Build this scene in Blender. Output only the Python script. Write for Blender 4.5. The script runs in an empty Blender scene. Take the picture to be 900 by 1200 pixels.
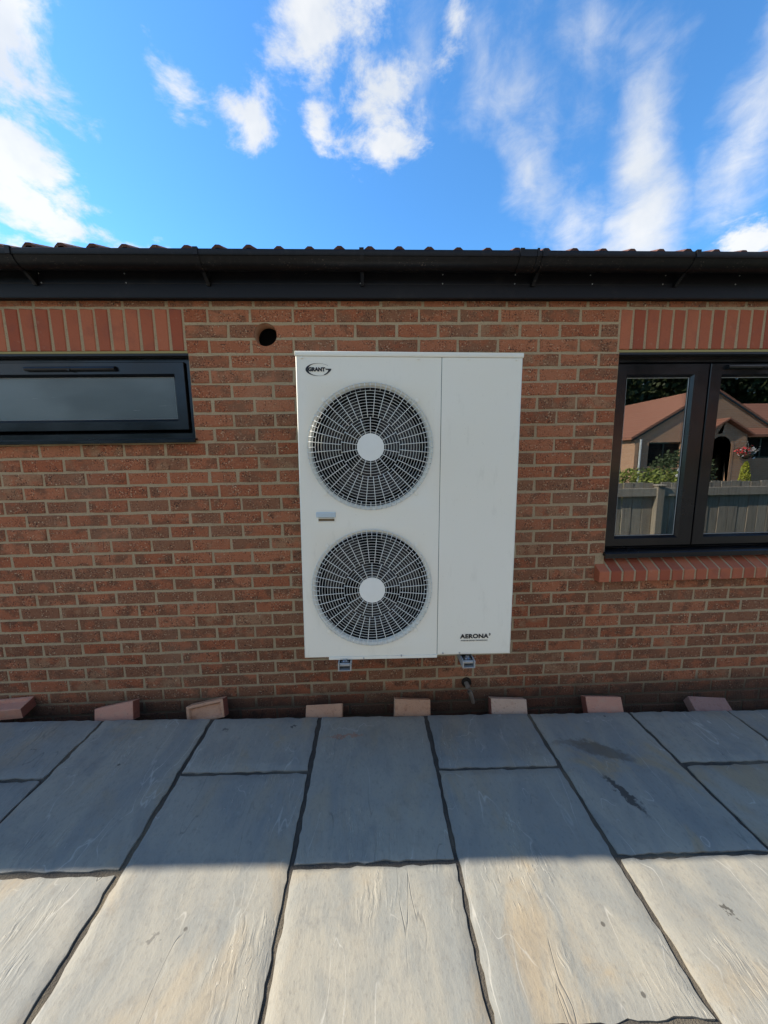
import bpy, bmesh, math, random
from mathutils import Vector, Matrix
from mathutils import noise as mnoise

random.seed(7)
S = bpy.context.scene
COL = S.collection
R = math.radians

# ------------------------------------------------------------------ camera
def cam_matrix(loc, yaw, pitch, roll):
    def d(u, f, v):
        c, s = math.cos(roll), math.sin(roll); u, v = c*u - s*v, s*u + c*v
        c, s = math.cos(pitch), math.sin(pitch); f, v = c*f + s*v, -s*f + c*v
        c, s = math.cos(yaw), math.sin(yaw); u, f = c*u + s*f, -s*u + c*f
        return Vector((u, f, v))
    x, fw, up = d(1, 0, 0), d(0, 1, 0), d(0, 0, 1)
    m = Matrix.Identity(4)
    for i in range(3):
        m[i][0], m[i][1], m[i][2], m[i][3] = x[i], up[i], -fw[i], loc[i]
    return m
CAM = Vector((0, -2.0795, 1.47))
cd = bpy.data.cameras.new('camera'); cam = bpy.data.objects.new('camera', cd); COL.objects.link(cam)
CM = cam_matrix(CAM, .0362047, .1444176, -.0148126)
cam.matrix_world = CM
cd.sensor_fit = 'HORIZONTAL'; cd.sensor_width = 36; cd.lens = 36*422.27/900
cd.clip_start = .02; cd.clip_end = 3000
S.camera = cam

def project(p):                       # image position (used only to rank bricks by their size in view)
    q = CM.inverted() @ Vector(p)
    if q.z > -.05: return None
    return (450 + 422.27*q.x/-q.z, 600 - 422.27*q.y/-q.z)

# ------------------------------------------------------------------ sun, sky, exposure
SUN_EL, SUN_AZ = R(36.5), R(13.5)       # the sun stands to the left, a little behind the house
sun_dir = Vector((-math.cos(SUN_AZ)*math.cos(SUN_EL), math.sin(SUN_AZ)*math.cos(SUN_EL), math.sin(SUN_EL)))
sl = bpy.data.lights.new('sun', 'SUN'); sl.energy = 5.0; sl.angle = R(.53); sl.color = (1, .92, .79)
so = bpy.data.objects.new('sun', sl); COL.objects.link(so)
so.rotation_euler = sun_dir.to_track_quat('Z', 'Y').to_euler()
S.view_settings.view_transform = 'Standard'; S.view_settings.look = 'None'
S.view_settings.exposure = 0.95; S.view_settings.gamma = 1
S.render.engine = 'CYCLES'
S.cycles.max_bounces = 8; S.cycles.diffuse_bounces = 4

W = bpy.data.worlds.new('World'); S.world = W; W.use_nodes = True
class NT:
    """tiny node helper"""
    def __init__(s, tree): s.t = tree; s.n = tree.nodes; s.l = tree.links
    def new(s, typ, **kw):
        n = s.n.new(typ)
        for k, v in kw.items(): setattr(n, k, v)
        return n
    def put(s, sock, v):
        if isinstance(v, bpy.types.NodeSocket): s.l.new(v, sock)
        elif v is not None: sock.default_value = v
    def math(s, op, a, b=None, c=None, clamp=False):
        n = s.new('ShaderNodeMath', operation=op); n.use_clamp = clamp
        s.put(n.inputs[0], a)
        if b is not None: s.put(n.inputs[1], b)
        if c is not None: s.put(n.inputs[2], c)
        return n.outputs[0]
    def vmath(s, op, a, b=None):
        n = s.new('ShaderNodeVectorMath', operation=op); s.put(n.inputs[0], a)
        if b is not None: s.put(n.inputs[1], b)
        return n.outputs['Value'] if op in ('LENGTH', 'DOT_PRODUCT') else n.outputs[0]
    def comb(s, x, y, z=0.):
        n = s.new('ShaderNodeCombineXYZ'); s.put(n.inputs[0], x); s.put(n.inputs[1], y); s.put(n.inputs[2], z); return n.outputs[0]
    def sep(s, v):
        n = s.new('ShaderNodeSeparateXYZ'); s.put(n.inputs[0], v); return n.outputs
    def noise(s, vec, scale, detail=4, rough=.55, dist=0., out='Fac'):
        n = s.new('ShaderNodeTexNoise'); s.put(n.inputs['Vector'], vec); n.inputs['Scale'].default_value = scale
        n.inputs['Detail'].default_value = detail; n.inputs['Roughness'].default_value = rough; n.inputs['Distortion'].default_value = dist
        return n.outputs[0] if out == 'Fac' else n.outputs[1]
    def ramp(s, f, a, b, lo=0., hi=1., smooth=True):
        n = s.new('ShaderNodeMapRange'); n.interpolation_type = 'SMOOTHSTEP' if smooth else 'LINEAR'
        s.put(n.inputs[0], f); n.inputs[1].default_value = a; n.inputs[2].default_value = b
        n.inputs[3].default_value = lo; n.inputs[4].default_value = hi; return n.outputs[0]
    def mix(s, f, a, b, mode='MIX'):
        n = s.new('ShaderNodeMix', data_type='RGBA', blend_type=mode); s.put(n.inputs[0], f)
        for i, v in ((6, a), (7, b)):
            if isinstance(v, (tuple, list)) and len(v) == 3: v = (*v, 1)
            s.put(n.inputs[i], v)
        return n.outputs[2]

def build_world():
    t = NT(W.node_tree); t.n.clear()
    out = t.new('ShaderNodeOutputWorld'); bg = t.new('ShaderNodeBackground')
    bg.inputs['Strength'].default_value = .112
    sky = t.new('ShaderNodeTexSky', sky_type='NISHITA'); sky.sun_disc = False
    sky.sun_elevation = SUN_EL; sky.sun_rotation = math.atan2(sun_dir.x, sun_dir.y)
    sky.air_density = 1.0; sky.dust_density = .25; sky.ozone_density = 2.2; sky.altitude = 100
    co = t.new('ShaderNodeTexCoord').outputs['Generated']
    x, y, z = t.sep(co)
    D = 180/math.pi
    az = t.math('MULTIPLY', t.math('ARCTAN2', x, y), D)
    el = t.math('MULTIPLY', t.math('ARCSINE', z), D)
    P = t.comb(az, el)
    zz = t.math('ADD', t.math('MAXIMUM', z, 0.), .16)
    lay = t.comb(t.math('DIVIDE', x, zz), t.math('DIVIDE', y, zz))      # position on a flat cloud layer
    warp = t.vmath('SUBTRACT', t.noise(lay, 4.5, 4, .6, out='Color'), (.5, .5, .5))
    n = t.new('ShaderNodeVectorMath', operation='SCALE'); t.put(n.inputs[0], warp); n.inputs['Scale'].default_value = 6.0
    PW = t.vmath('ADD', P, n.outputs[0])
    def blob(c, r, rot, s, vec):
        m = t.new('ShaderNodeMapping', vector_type='TEXTURE'); t.put(m.inputs[0], vec)
        m.inputs['Location'].default_value = (*c, 0); m.inputs['Rotation'].default_value = (0, 0, R(rot)); m.inputs['Scale'].default_value = (*r, 1)
        v = t.vmath('MULTIPLY', m.outputs[0], (1, 1, 0))
        return t.math('MULTIPLY', t.math('SUBTRACT', 1., t.vmath('LENGTH', v)), s)
    def union(bl, vec):
        acc = None
        for c, r, rot, s in bl:
            b = blob(c, r, rot, s, vec); acc = b if acc is None else t.math('MAXIMUM', acc, b)
        return t.math('MAXIMUM', acc, -1.3)
    puffs = [((-40.5, 37.5), (7.5, 6.5), -30, 1.5), ((-39.5, 28.5), (8, 3.6), -28, 1.6), ((-37, 25), (8, 2.2), -10, 1.3), ((-30, 24.0), (4.5, 1.3), 0, 1.0),
             ((-46, 22), (9, 3), 0, 1.3), ((-23.5, 39.3), (3.4, 2.2), -15, .62), ((-15, 38.6), (4.4, 3.2), 10, 1.15),
             ((-4, 45), (9.5, 5.6), 0, 1.45), ((1, 41), (7, 4), -15, 1.2), ((-6.2, 38.4), (3.0, 2.2), 0, 1.1), ((3.5, 37.6), (6.5, 2.4), 10, 1.15),
             ((12, 45), (2.6, 4), 0, .55), ((46.5, 21.2), (6.5, 2.4), 12, 1.2), ((-11, 50), (8, 4), 0, .9),
             ((-70, 34), (14, 7), 0, 1), ((-75, 22), (18, 4), 0, 1), ((72, 30), (15, 6), 0, .8), ((20, 64), (14, 4), 20, .7), ((-50, 62), (14, 5), 0, .7), ((75, 52), (14, 5), 30, .6)]
    wisps = [((35.3, 25), (5.6, 8), 0, 1.6), ((35.0, 31), (4.0, 8.5), 2, 1.3), ((22.5, 33), (3.6, 10), 32, .75), ((29, 27), (6, 4), -20, .7), ((19, 40), (12, 4.5), -28, .55),
             ((30, 41), (8, 3), -20, .45), ((44.5, 30), (4.5, 10), -25, .85), ((8, 43), (4, 4), 0, .5), ((60, 42), (8, 14), -30, .7), ((5, 60), (20, 6), 10, .4)]
    fb = t.noise(lay, 6.5, 10, .66, .25)
    # unseen broken cloud behind the view, added low to brighten and whiten the wall
    away = t.ramp(t.math('ABSOLUTE', az), 85, 120)
    low = t.ramp(el, 62, 34)
    gen = t.math('SUBTRACT', t.math('MULTIPLY', t.math('MULTIPLY', t.math('SUBTRACT', t.noise(co, 2.6, 3, .5), .36), 5.), t.math('MULTIPLY', away, low)), t.math('MULTIPLY', t.math('SUBTRACT', 1., t.math('MULTIPLY', away, low)), 1.2))
    pf = t.math('MAXIMUM', union(puffs, PW), gen)
    pf = t.math('ADD', pf, t.math('MULTIPLY', t.math('SUBTRACT', fb, .5), 3.6))
    pa = t.ramp(pf, .0, 1.0)
    nm = t.new('ShaderNodeMapping'); t.put(nm.inputs[0], P); nm.inputs['Rotation'].default_value = (0, 0, R(12)); nm.inputs['Scale'].default_value = (.15, .085, 1)
    wn = t.noise(nm.outputs[0], 1.6, 5, .5, .5)
    nm2 = t.new('ShaderNodeMapping'); t.put(nm2.inputs[0], P); nm2.inputs['Rotation'].default_value = (0, 0, R(-14)); nm2.inputs['Scale'].default_value = (.07, .15, 1)
    wn2 = t.noise(nm2.outputs[0], 2.0, 5, .5, .4)
    wv = t.new('ShaderNodeVectorMath', operation='SCALE'); t.put(wv.inputs[0], warp); wv.inputs['Scale'].default_value = 2.5
    wf = t.math('ADD', union(wisps, t.vmath('ADD', P, wv.outputs[0])), t.math('MULTIPLY', t.math('SUBTRACT', wn, .5), .8))
    wf = t.math('ADD', wf, t.math('MULTIPLY', t.math('SUBTRACT', wn2, .5), .7))
    wf = t.math('ADD', wf, t.math('MULTIPLY', t.math('SUBTRACT', t.noise(lay, 9, 8, .68, .4), .5), 1.1))
    wa = t.math('MULTIPLY', t.ramp(wf, -.12, 1.35), .88)
    a = t.math('SUBTRACT', 1., t.math('MULTIPLY', t.math('SUBTRACT', 1., t.math('MULTIPLY', pa, .9)), t.math('SUBTRACT', 1., wa)))
    a = t.math('MULTIPLY', a, t.ramp(el, -1, 4))
    shade = t.noise(co, 5, 5, .6)
    cc = t.mix(t.ramp(shade, .35, .65), (3.9, 4.05, 4.2), (4.9, 4.85, 4.7))
    # real skies are more saturated than the model's at this gain
    tint = t.mix(1., sky.outputs[0], (.56, 1.06, 1.38), 'MULTIPLY')
    gm = t.mix(a, tint, cc)
    t.l.new(gm, bg.inputs[0]); t.l.new(bg.outputs[0], out.inputs[0])
build_world()

# ------------------------------------------------------------------ materials
def mat(name, base=(.5, .5, .5), rough=.6, spec=.5, metal=0., fn=None):
    m = bpy.data.materials.new(name); m.use_nodes = True
    t = NT(m.node_tree); b = m.node_tree.nodes['Principled BSDF']
    b.inputs['Base Color'].default_value = (*base, 1); b.inputs['Roughness'].default_value = rough
    b.inputs['Metallic'].default_value = metal; b.inputs['Specular IOR Level'].default_value = spec
    if fn: fn(t, b)
    return m
def bump(t, b, h, dist=.002, strength=1.):
    n = t.new('ShaderNodeBump'); n.inputs['Distance'].default_value = dist; n.inputs['Strength'].default_value = strength
    t.put(n.inputs['Height'], h); t.l.new(n.outputs[0], b.inputs['Normal'])
def pos(t): return t.new('ShaderNodeNewGeometry').outputs['Position']
def scaled(t, v, s): return t.vmath('MULTIPLY', v, s)
def rnd(t):
    o = t.new('ShaderNodeObjectInfo').outputs['Random']
    a = t.new('ShaderNodeAttribute', attribute_name='rnd').outputs['Fac']
    return t.math('FRACT', t.math('ADD', o, a))
def rnd2(t, r, k): return t.math('FRACT', t.math('MULTIPLY', r, k))

def facing_brick(t, b, smooth=False):
    p = pos(t); r = rnd(t); r2 = rnd2(t, r, 17.31); r3 = rnd2(t, r, 71.7)
    off = t.vmath('ADD', p, t.comb(t.math('MULTIPLY', r, 40.), 0., t.math('MULTIPLY', r2, 40.)))
    red = t.mix(r2, (.335, .100, .044), (.43, .155, .074))
    brown = t.mix(r3, (.13, .058, .032), (.26, .118, .062))
    blot = t.noise(scaled(t, off, (1, 1, 1.3)), 11, 4, .6)
    amt = t.math('ADD', t.math('ADD', t.math('MULTIPLY', r3, .30), -.19), t.ramp(t.sep(p)[2], 1.9, .3, 0., .11))
    k = t.ramp(t.math('ADD', blot, amt), .42, .60)
    c = t.mix(t.math('MULTIPLY', k, .85), red, brown)
    tan = t.ramp(t.math('ADD', t.noise(off, 14, 3, .5), t.math('MULTIPLY', t.math('POWER', r, 9.), .28)), .62, .80)
    c = t.mix(t.math('MULTIPLY', tan, .75), c, (.36, .19, .10))
    # drag-faced speckle: dark pits, pale sand grains
    sp = t.noise(p, 120, 3, .65)
    zone = t.ramp(t.noise(off, 17, 3, .5), .40, .60)
    dark = t.math('MULTIPLY', t.ramp(sp, .485, .39), t.math('ADD', t.math('MULTIPLY', zone, .72), .18))
    c = t.mix(dark, c, (.045, .022, .016))
    pale = t.math('MULTIPLY', t.ramp(t.noise(t.vmath('ADD', p, (3, 5, 9)), 105, 2, .5), .60, .68), t.math('ADD', t.math('MULTIPLY', zone, .7), .3))
    c = t.mix(t.math('MULTIPLY', pale, .85), c, (.56, .40, .24))
    # weathering: mortar bloom over the face, darker tone low down
    bl = t.math('MAXIMUM', t.ramp(t.noise(p, 2.3, 5, .6), .45, .75), t.math('MULTIPLY', t.ramp(t.noise(scaled(t, p, (1, 1, 2.2)), 7, 6, .7), .60, .74), 2.2))
    c = t.mix(t.math('MULTIPLY', bl, .22), c, (.34, .24, .15))
    zz = t.sep(p)[2]
    foot_dark = t.ramp(t.math('ADD', zz, t.math('MULTIPLY', t.noise(p, 6, 4, .6), .10)), .16, .0)
    c = t.mix(t.math('MULTIPLY', foot_dark, .72), c, (.045, .032, .024))
    t.l.new(c, b.inputs['Base Color'])
    h = t.math('ADD', t.math('MULTIPLY', sp, .7), t.noise(p, 60, 4, .6))
    bump(t, b, h, .0035, .9)
M = {}
M['brick'] = mat('facing_brick', rough=.92, spec=.2, fn=facing_brick)
def smooth_brick(t, b):
    p = pos(t); r = rnd(t); r2 = rnd2(t, r, 13.7)
    c = t.mix(r, (.32, .078, .038), (.46, .145, .07))
    c = t.mix(t.math('MULTIPLY', t.ramp(t.noise(p, 9, 5, .6), .45, .75), .45), c, (.20, .07, .05))
    c = t.mix(t.math('MULTIPLY', t.ramp(t.noise(p, 120, 3, .6), .60, .72), .35), c, (.12, .045, .03))
    c = t.mix(t.math('MULTIPLY', t.ramp(t.noise(p, 30, 4, .6), .62, .75), .25), c, (.45, .30, .2))
    t.l.new(c, b.inputs['Base Color']); bump(t, b, t.noise(p, 90, 5, .6), .002, .8)
M['smooth_brick'] = mat('smooth_red_brick', rough=.85, spec=.25, fn=smooth_brick)
def mortar(t, b):
    p = pos(t)
    c = t.mix(t.noise(p, 4, 6, .7), (.33, .245, .14), (.53, .40, .245))
    c = t.mix(t.math('MULTIPLY', t.ramp(t.noise(p, 160, 3, .6), .5, .7), .5), c, (.20, .145, .09))
    zz = t.sep(p)[2]
    foot_dark = t.ramp(t.math('ADD', zz, t.math('MULTIPLY', t.noise(p, 5, 4, .6), .14)), .19, .02)  # mortar darkens towards the wall foot
    c = t.mix(t.math('MULTIPLY', foot_dark, .85), c, (.05, .038, .028))
    t.l.new(c, b.inputs['Base Color']); bump(t, b, t.math('ADD', t.noise(p, 200, 3, .6), t.noise(p, 45, 3, .6)), .0035, 1.)
M['mortar'] = mat('mortar', rough=.95, spec=.15, fn=mortar)
def green_mortar(t, b):
    p = pos(t); c = t.mix(t.noise(p, 25, 4, .6), (.36, .27, .13), (.30, .27, .10)); t.l.new(c, b.inputs['Base Color'])
M['green_mortar'] = mat('algae_tinted_mortar', rough=.95, spec=.1, fn=green_mortar)
def slab(t, b):
    p = pos(t); r = rnd(t); r2 = rnd2(t, r, 9.7); r3 = rnd2(t, r, 31.3)
    off = t.vmath('ADD', p, t.comb(t.math('MULTIPLY', r, 30.), t.math('MULTIPLY', r2, 30.), 0.))
    base = t.mix(r2, (.278, .262, .218), (.322, .292, .228))
    c = t.mix(t.math('MULTIPLY', t.ramp(t.noise(scaled(t, off, (2.6, 1, 1)), 1.7, 5, .6, 1.2), .35, .7), .65), base, (.19, .20, .19))
    c = t.mix(t.math('MULTIPLY', t.ramp(t.noise(scaled(t, off, (1.3, 1, 1)), 6, 6, .68, .5), .5, .7), .36), c, (.15, .152, .145))
    och = t.ramp(t.noise(scaled(t, off, (1.6, 1, 1)), 2.2, 5, .62, .8), .50, .70)
    c = t.mix(t.math('MULTIPLY', och, t.math('ADD', t.math('MULTIPLY', r3, .65), .28)), c, (.35, .255, .14))
    # riven layers: long wandering ledges running across the slab's length
    wx = t.vmath('SUBTRACT', t.noise(off, 3.2, 4, .55, out='Color'), (.5, .5, .5))
    n = t.new('ShaderNodeVectorMath', operation='SCALE'); t.put(n.inputs[0], wx); n.inputs['Scale'].default_value = .11
    q = t.vmath('ADD', off, n.outputs[0])
    lay = t.noise(scaled(t, q, (3.6, .5, 1)), 2.0, 6, .6)
    st = t.math('MULTIPLY', lay, 10.); fr = t.math('FRACT', st)
    edge = t.math('MULTIPLY', t.ramp(fr, 0., .04), 1.)
    line = t.ramp(t.math('ABSOLUTE', t.math('SUBTRACT', fr, .03)), .045, .0)
    lm = t.ramp(t.noise(scaled(t, off, (1, .6, 1)), 3.5, 4, .6), .53, .66)
    c = t.mix(t.math('MULTIPLY', t.math('MULTIPLY', line, lm), .65), c, (.50, .46, .37))
    def iso(vec, sc, w, seedv, lo, hi):
        q2 = t.vmath('ADD', vec, seedv); f = t.noise(q2, sc, 3, .5, .1)
        l_ = t.ramp(t.math('ABSOLUTE', t.math('SUBTRACT', f, .5)), w, 0.)
        return t.math('MULTIPLY', l_, t.ramp(t.noise(t.vmath('ADD', vec, (7, 3, 1)), sc*1.7, 2, .5), lo, hi))
    vein = iso(scaled(t, off, (2.2, .45, 1)), 2.6, .0060, (11, 5, 2), .46, .62)
    vein2 = iso(scaled(t, off, (1.5, .7, 1)), 2.8, .0045, (3, 15, 2), .50, .64)
    crack = iso(scaled(t, off, (2.4, .40, 1)), 2.4, .0050, (31, 25, 7), .50, .60)
    c = t.mix(t.math('MULTIPLY', t.math('MAXIMUM', vein, vein2), .5), c, (.50, .47, .40))
    c = t.mix(t.math('MULTIPLY', crack, .4), c, (.10, .09, .075))
    fine = t.noise(scaled(t, off, (1.5, .9, 1)), 55, 5, .65)
    c = t.mix(t.math('MULTIPLY', t.ramp(fine, .50, .75), .4), c, (.14, .13, .115))
    c = t.mix(t.math('MULTIPLY', t.ramp(t.noise(off, 13, 5, .65), .56, .78), .35), c, (.17, .145, .11))
    # a few pits and droppings
    vo = t.new('ShaderNodeTexVoronoi'); t.put(vo.inputs['Vector'], off); vo.inputs['Scale'].default_value = 9
    pit = t.math('MULTIPLY', t.ramp(vo.outputs['Distance'], .075, .045), t.ramp(t.noise(off, 3, 2, .5), .60, .64))
    c = t.mix(t.math('MULTIPLY', pit, .8), c, (.07, .062, .05))
    def stain(cx, cy, rx, ry, rot, col, amt, c):
        m = t.new('ShaderNodeMapping', vector_type='TEXTURE'); t.put(m.inputs[0], t.vmath('ADD', p, t.vmath('MULTIPLY', t.vmath('SUBTRACT', t.noise(p, 30, 3, .6, out='Color'), (.5, .5, .5)), (.09, .09, 0))))
        m.inputs['Location'].default_value = (cx, cy, 0); m.inputs['Rotation'].default_value = (0, 0, R(rot)); m.inputs['Scale'].default_value = (rx, ry, 1)
        d = t.vmath('LENGTH', t.vmath('MULTIPLY', m.outputs[0], (1, 1, 0)))
        return t.mix(t.math('MULTIPLY', t.ramp(d, 1., .55), amt), c, col)
    c = stain(1.11, -.70, .13, .026, -72, (.04, .034, .028), .85, c)
    c = stain(1.16, -.46, .17, .06, -25, (.10, .075, .05), .65, c)
    c = stain(1.03, -.40, .12, .03, 0, (.14, .10, .065), .4, c)
    c = stain(-.17, -.33, .13, .012, 4, (.34, .15, .085), .6, c)
    c = stain(-.45, -.25, .012, .012, 0, (.04, .04, .04), .8, c)
    c = stain(-.82, -.27, .02, .015, 0, (.06, .05, .045), .6, c)
    c = stain(-.70, -1.14, .022, .012, 40, (.14, .13, .11), .8, c)
    c = stain(1.16, -1.13, .03, .010, -60, (.05, .045, .035), .8, c)
    t.l.new(c, b.inputs['Base Color'])
    h = t.math('ADD', t.math('MULTIPLY', t.math('MULTIPLY', edge, t.ramp(fr, .9, .1)), t.math('MULTIPLY', lm, .26)), t.math('ADD', t.math('MULTIPLY', t.math('MULTIPLY', lay, t.ramp(t.noise(off, 1.8, 3, .5), .35, .65, .3, 1.)), .7), t.math('MULTIPLY', fine, .13)))
    h = t.math('SUBTRACT', h, t.math('MULTIPLY', crack, .14))
    bump(t, b, h, .012, .8)
M['slab'] = mat('riven_sandstone', rough=.72, spec=.4, fn=slab)
def joint(t, b):
    p = pos(t); y = t.sep(p)[1]
    c = t.mix(t.noise(p, 40, 4, .6), (.045, .040, .036), (.10, .088, .07))
    c = t.mix(t.math('MULTIPLY', t.ramp(t.noise(p, 3, 3, .5), .45, .7), .6), c, (.22, .18, .12))
    t.l.new(c, b.inputs['Base Color']); bump(t, b, t.noise(p, 150, 4, .6), .006, 1.)
M['joint'] = mat('jointing_grit', rough=.95, spec=.2, fn=joint)
def soil(t, b):
    p = pos(t); t.l.new(t.mix(t.noise(p, 30, 5, .6), (.018, .014, .011), (.07, .052, .04)), b.inputs['Base Color']); bump(t, b, t.noise(p, 70, 5, .7), .02, 1.)
M['soil'] = mat('trench_soil', rough=1., spec=.1, fn=soil)
def grass(t, b):
    p = pos(t); t.l.new(t.mix(t.noise(p, 3, 6, .7), (.035, .06, .018), (.09, .11, .04)), b.inputs['Base Color']); bump(t, b, t.noise(p, 60, 5, .7), .03, 1.)
M['grass'] = mat('lawn', rough=1., spec=.1, fn=grass)
def upvc(t, b):
    p = pos(t); n = t.noise(p, 3, 4, .6); t.l.new(t.mix(t.math('MULTIPLY', t.ramp(t.noise(p, 25, 5, .7), .5, .8), .35), (.007, .0072, .0085), (.026, .025, .024)), b.inputs['Base Color'])
    t.l.new(t.ramp(n, .3, .7, .14, .28), b.inputs['Roughness']); bump(t, b, t.noise(p, 14, 3, .5), .0015, .3)
M['upvc'] = mat('anthracite_frame', rough=.35, spec=.45, fn=upvc)
def fascia(t, b):
    p = pos(t); z = t.sep(p)[2]
    sp = t.math('MULTIPLY', t.ramp(t.noise(scaled(t, p, (1, 1, 1.6)), 130, 2, .5), .66, .72), t.ramp(t.noise(p, 5, 3, .6), .48, .66))
    sp = t.math('MULTIPLY', sp, t.ramp(z, 2.405, 2.43))
    c = t.mix(t.math('MULTIPLY', sp, .6), (.007, .007, .009), (.20, .17, .13))
    c = t.mix(t.math('MULTIPLY', t.ramp(t.noise(p, 7, 5, .7), .5, .8), .4), c, (.035, .030, .026))
    t.l.new(c, b.inputs['Base Color']); bump(t, b, t.noise(scaled(t, p, (.4, 1, 1)), 9, 3, .5), .002, .3)
M['fascia'] = mat('black_fascia', rough=.42, spec=.22, fn=fascia)
def gutter(t, b):
    p = pos(t); c = t.mix(t.math('MULTIPLY', t.ramp(t.noise(scaled(t, p, (2, 1, 1)), 22, 5, .7), .5, .75), .4), (.006, .006, .007), (.035, .031, .028))
    sp = t.math('MULTIPLY', t.ramp(t.noise(scaled(t, p, (1, 1, 1.6)), 120, 2, .5), .64, .71), t.ramp(t.noise(scaled(t, p, (1, .3, .3)), 9, 3, .6), .46, .60))
    c = t.mix(t.math('MULTIPLY', t.math('MULTIPLY', sp, t.ramp(t.sep(p)[2], 2.445, 2.435)), .6), c, (.22, .18, .14))
    t.l.new(c, b.inputs['Base Color']); bump(t, b, t.noise(scaled(t, p, (.3, 1, 1)), 12, 3, .5), .0015, .3)
M['gutter'] = mat('black_gutter', rough=.40, spec=.25, fn=gutter)
def rooftile(t, b):
    p = pos(t); r = rnd(t)
    c = t.mix(r, (.12, .055, .040), (.18, .080, .056)); c = t.mix(t.ramp(t.noise(p, 25, 5, .65), .45, .7), c, (.085, .045, .035))
    c = t.mix(t.math('MULTIPLY', t.ramp(t.noise(p, 90, 3, .6), .62, .7), .6), c, (.34, .30, .25))
    t.l.new(c, b.inputs['Base Color']); bump(t, b, t.noise(p, 130, 4, .6), .003, 1.)
M['tile'] = mat('brown_red_tile', rough=.9, spec=.2, fn=rooftile)
def cream(t, b):
    p = pos(t)
    c = t.mix(t.math('MULTIPLY', t.ramp(t.noise(p, 1.7, 4, .6), .35, .7), .5), (.82, .775, .65), (.82, .76, .61))
    c = t.mix(t.math('MULTIPLY', t.ramp(t.noise(scaled(t, p, (2, 1, .6)), 14, 6, .7), .55, .8), .18), c, (.42, .37, .27))
    c = t.mix(t.math('MULTIPLY', t.ramp(t.noise(p, 190, 2, .5), .73, .76), .35), c, (.25, .21, .15))
    t.l.new(c, b.inputs['Base Color']); bump(t, b, t.noise(p, 5, 2, .5), .0025, .4)
    t.l.new(t.ramp(t.noise(p, 6, 4, .6), .3, .7, .36, .5), b.inputs['Roughness'])
M['cream'] = mat('cream_powder_coat', rough=.42, spec=.4, fn=cream)
M['wire'] = mat('cream_coated_wire', (.66, .64, .55), .4, .5, fn=lambda t, b: t.l.new(t.mix(t.noise(pos(t), 30, 3, .5), (.76, .74, .65), (.82, .80, .72)), b.inputs['Base Color']))
M['void'] = mat('dark_inside', (.006, .006, .006), .8, .2, fn=lambda t, b: t.l.new(t.mix(t.noise(pos(t), 20, 3, .5), (.004, .004, .004), (.012, .012, .011)), b.inputs['Base Color']))  # near-black, puts the shade of hollow interiors into the colour
M['blade'] = mat('grey_fan_blade', (.05, .05, .048), .45, .4, fn=lambda t, b: t.l.new(t.mix(t.noise(pos(t), 12, 3, .5), (.012, .012, .012), (.028, .026, .023)), b.inputs['Base Color']))
M['ink'] = mat('black_print', (.012, .012, .014), .5, .4, fn=lambda t, b: t.l.new(t.mix(t.noise(pos(t), 80, 2, .5), (.009, .009, .011), (.018, .018, .02)), b.inputs['Base Color']))
M['handle_blue'] = mat('pale_blue_plastic', (.50, .57, .58), .4, .5, fn=lambda t, b: t.l.new(t.mix(t.noise(pos(t), 60, 2, .5), (.46, .53, .55), (.52, .58, .58)), b.inputs['Base Color']))
M['recess'] = mat('brown_recess', (.16, .11, .06), .7, .2, fn=lambda t, b: t.l.new(t.mix(t.noise(pos(t), 60, 2, .5), (.13, .09, .045), (.2, .14, .08)), b.inputs['Base Color']))
def galv(t, b):
    p = pos(t); t.l.new(t.mix(t.noise(p, 90, 4, .6), (.28, .28, .27), (.44, .44, .42)), b.inputs['Base Color']); b.inputs['Roughness'].default_value = .45
M['galv'] = mat('galvanised_steel', metal=.35, rough=.45, fn=galv)
M['rubber'] = mat('black_rubber', (.012, .014, .018), .5, .4, fn=lambda t, b: t.l.new(t.mix(t.noise(pos(t), 80, 2, .5), (.010, .011, .014), (.02, .022, .028)), b.inputs['Base Color']))
M['bolt'] = mat('zinc_bolt', (.45, .47, .5), .3, .5, .9, fn=lambda t, b: t.l.new(t.mix(t.noise(pos(t), 80, 2, .5), (.4, .43, .48), (.5, .5, .52)), b.inputs['Base Color']))
def pipe(t, b):
    p = pos(t); t.l.new(t.mix(t.noise(p, 50, 4, .6), (.12, .085, .06), (.26, .20, .15)), b.inputs['Base Color']); bump(t, b, t.noise(p, 120, 3, .6), .003, 1.)
M['pipe'] = mat('dirty_grey_pipe', rough=.7, fn=pipe)
def pinkbrick(c1, c2, c3):
    def f(t, b):
        p = pos(t); r = rnd(t)
        c = t.mix(t.noise(p, 9, 4, .6), c1, c2); c = t.mix(t.math('MULTIPLY', t.ramp(t.noise(p, 30, 5, .6), .5, .7), .5), c, c3)
        c = t.mix(t.math('MULTIPLY', t.ramp(t.noise(p, 120, 3, .6), .62, .7), .5), c, (.16, .08, .05))
        t.l.new(c, b.inputs['Base Color']); bump(t, b, t.noise(p, 110, 4, .6), .003, 1.)
    return f
M['loose_pink'] = mat('loose_pink_brick', rough=.9, spec=.2, fn=pinkbrick((.50, .22, .14), (.60, .31, .21), (.50, .32, .22)))
M['loose_tan'] = mat('loose_tan_brick', rough=.9, spec=.2, fn=pinkbrick((.50, .25, .14), (.58, .34, .21), (.38, .17, .09)))
M['loose_pale'] = mat('loose_pale_brick', rough=.9, spec=.2, fn=pinkbrick((.56, .36, .24), (.62, .43, .31), (.46, .22, .13)))
M['loose_red'] = mat('loose_red_brick', rough=.9, spec=.2, fn=pinkbrick((.21, .065, .045), (.27, .09, .06), (.16, .06, .04)))
M['loose_mauve'] = mat('loose_dusty_brick', rough=.9, spec=.2, fn=pinkbrick((.29, .165, .13), (.34, .20, .16), (.24, .12, .09)))
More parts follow.
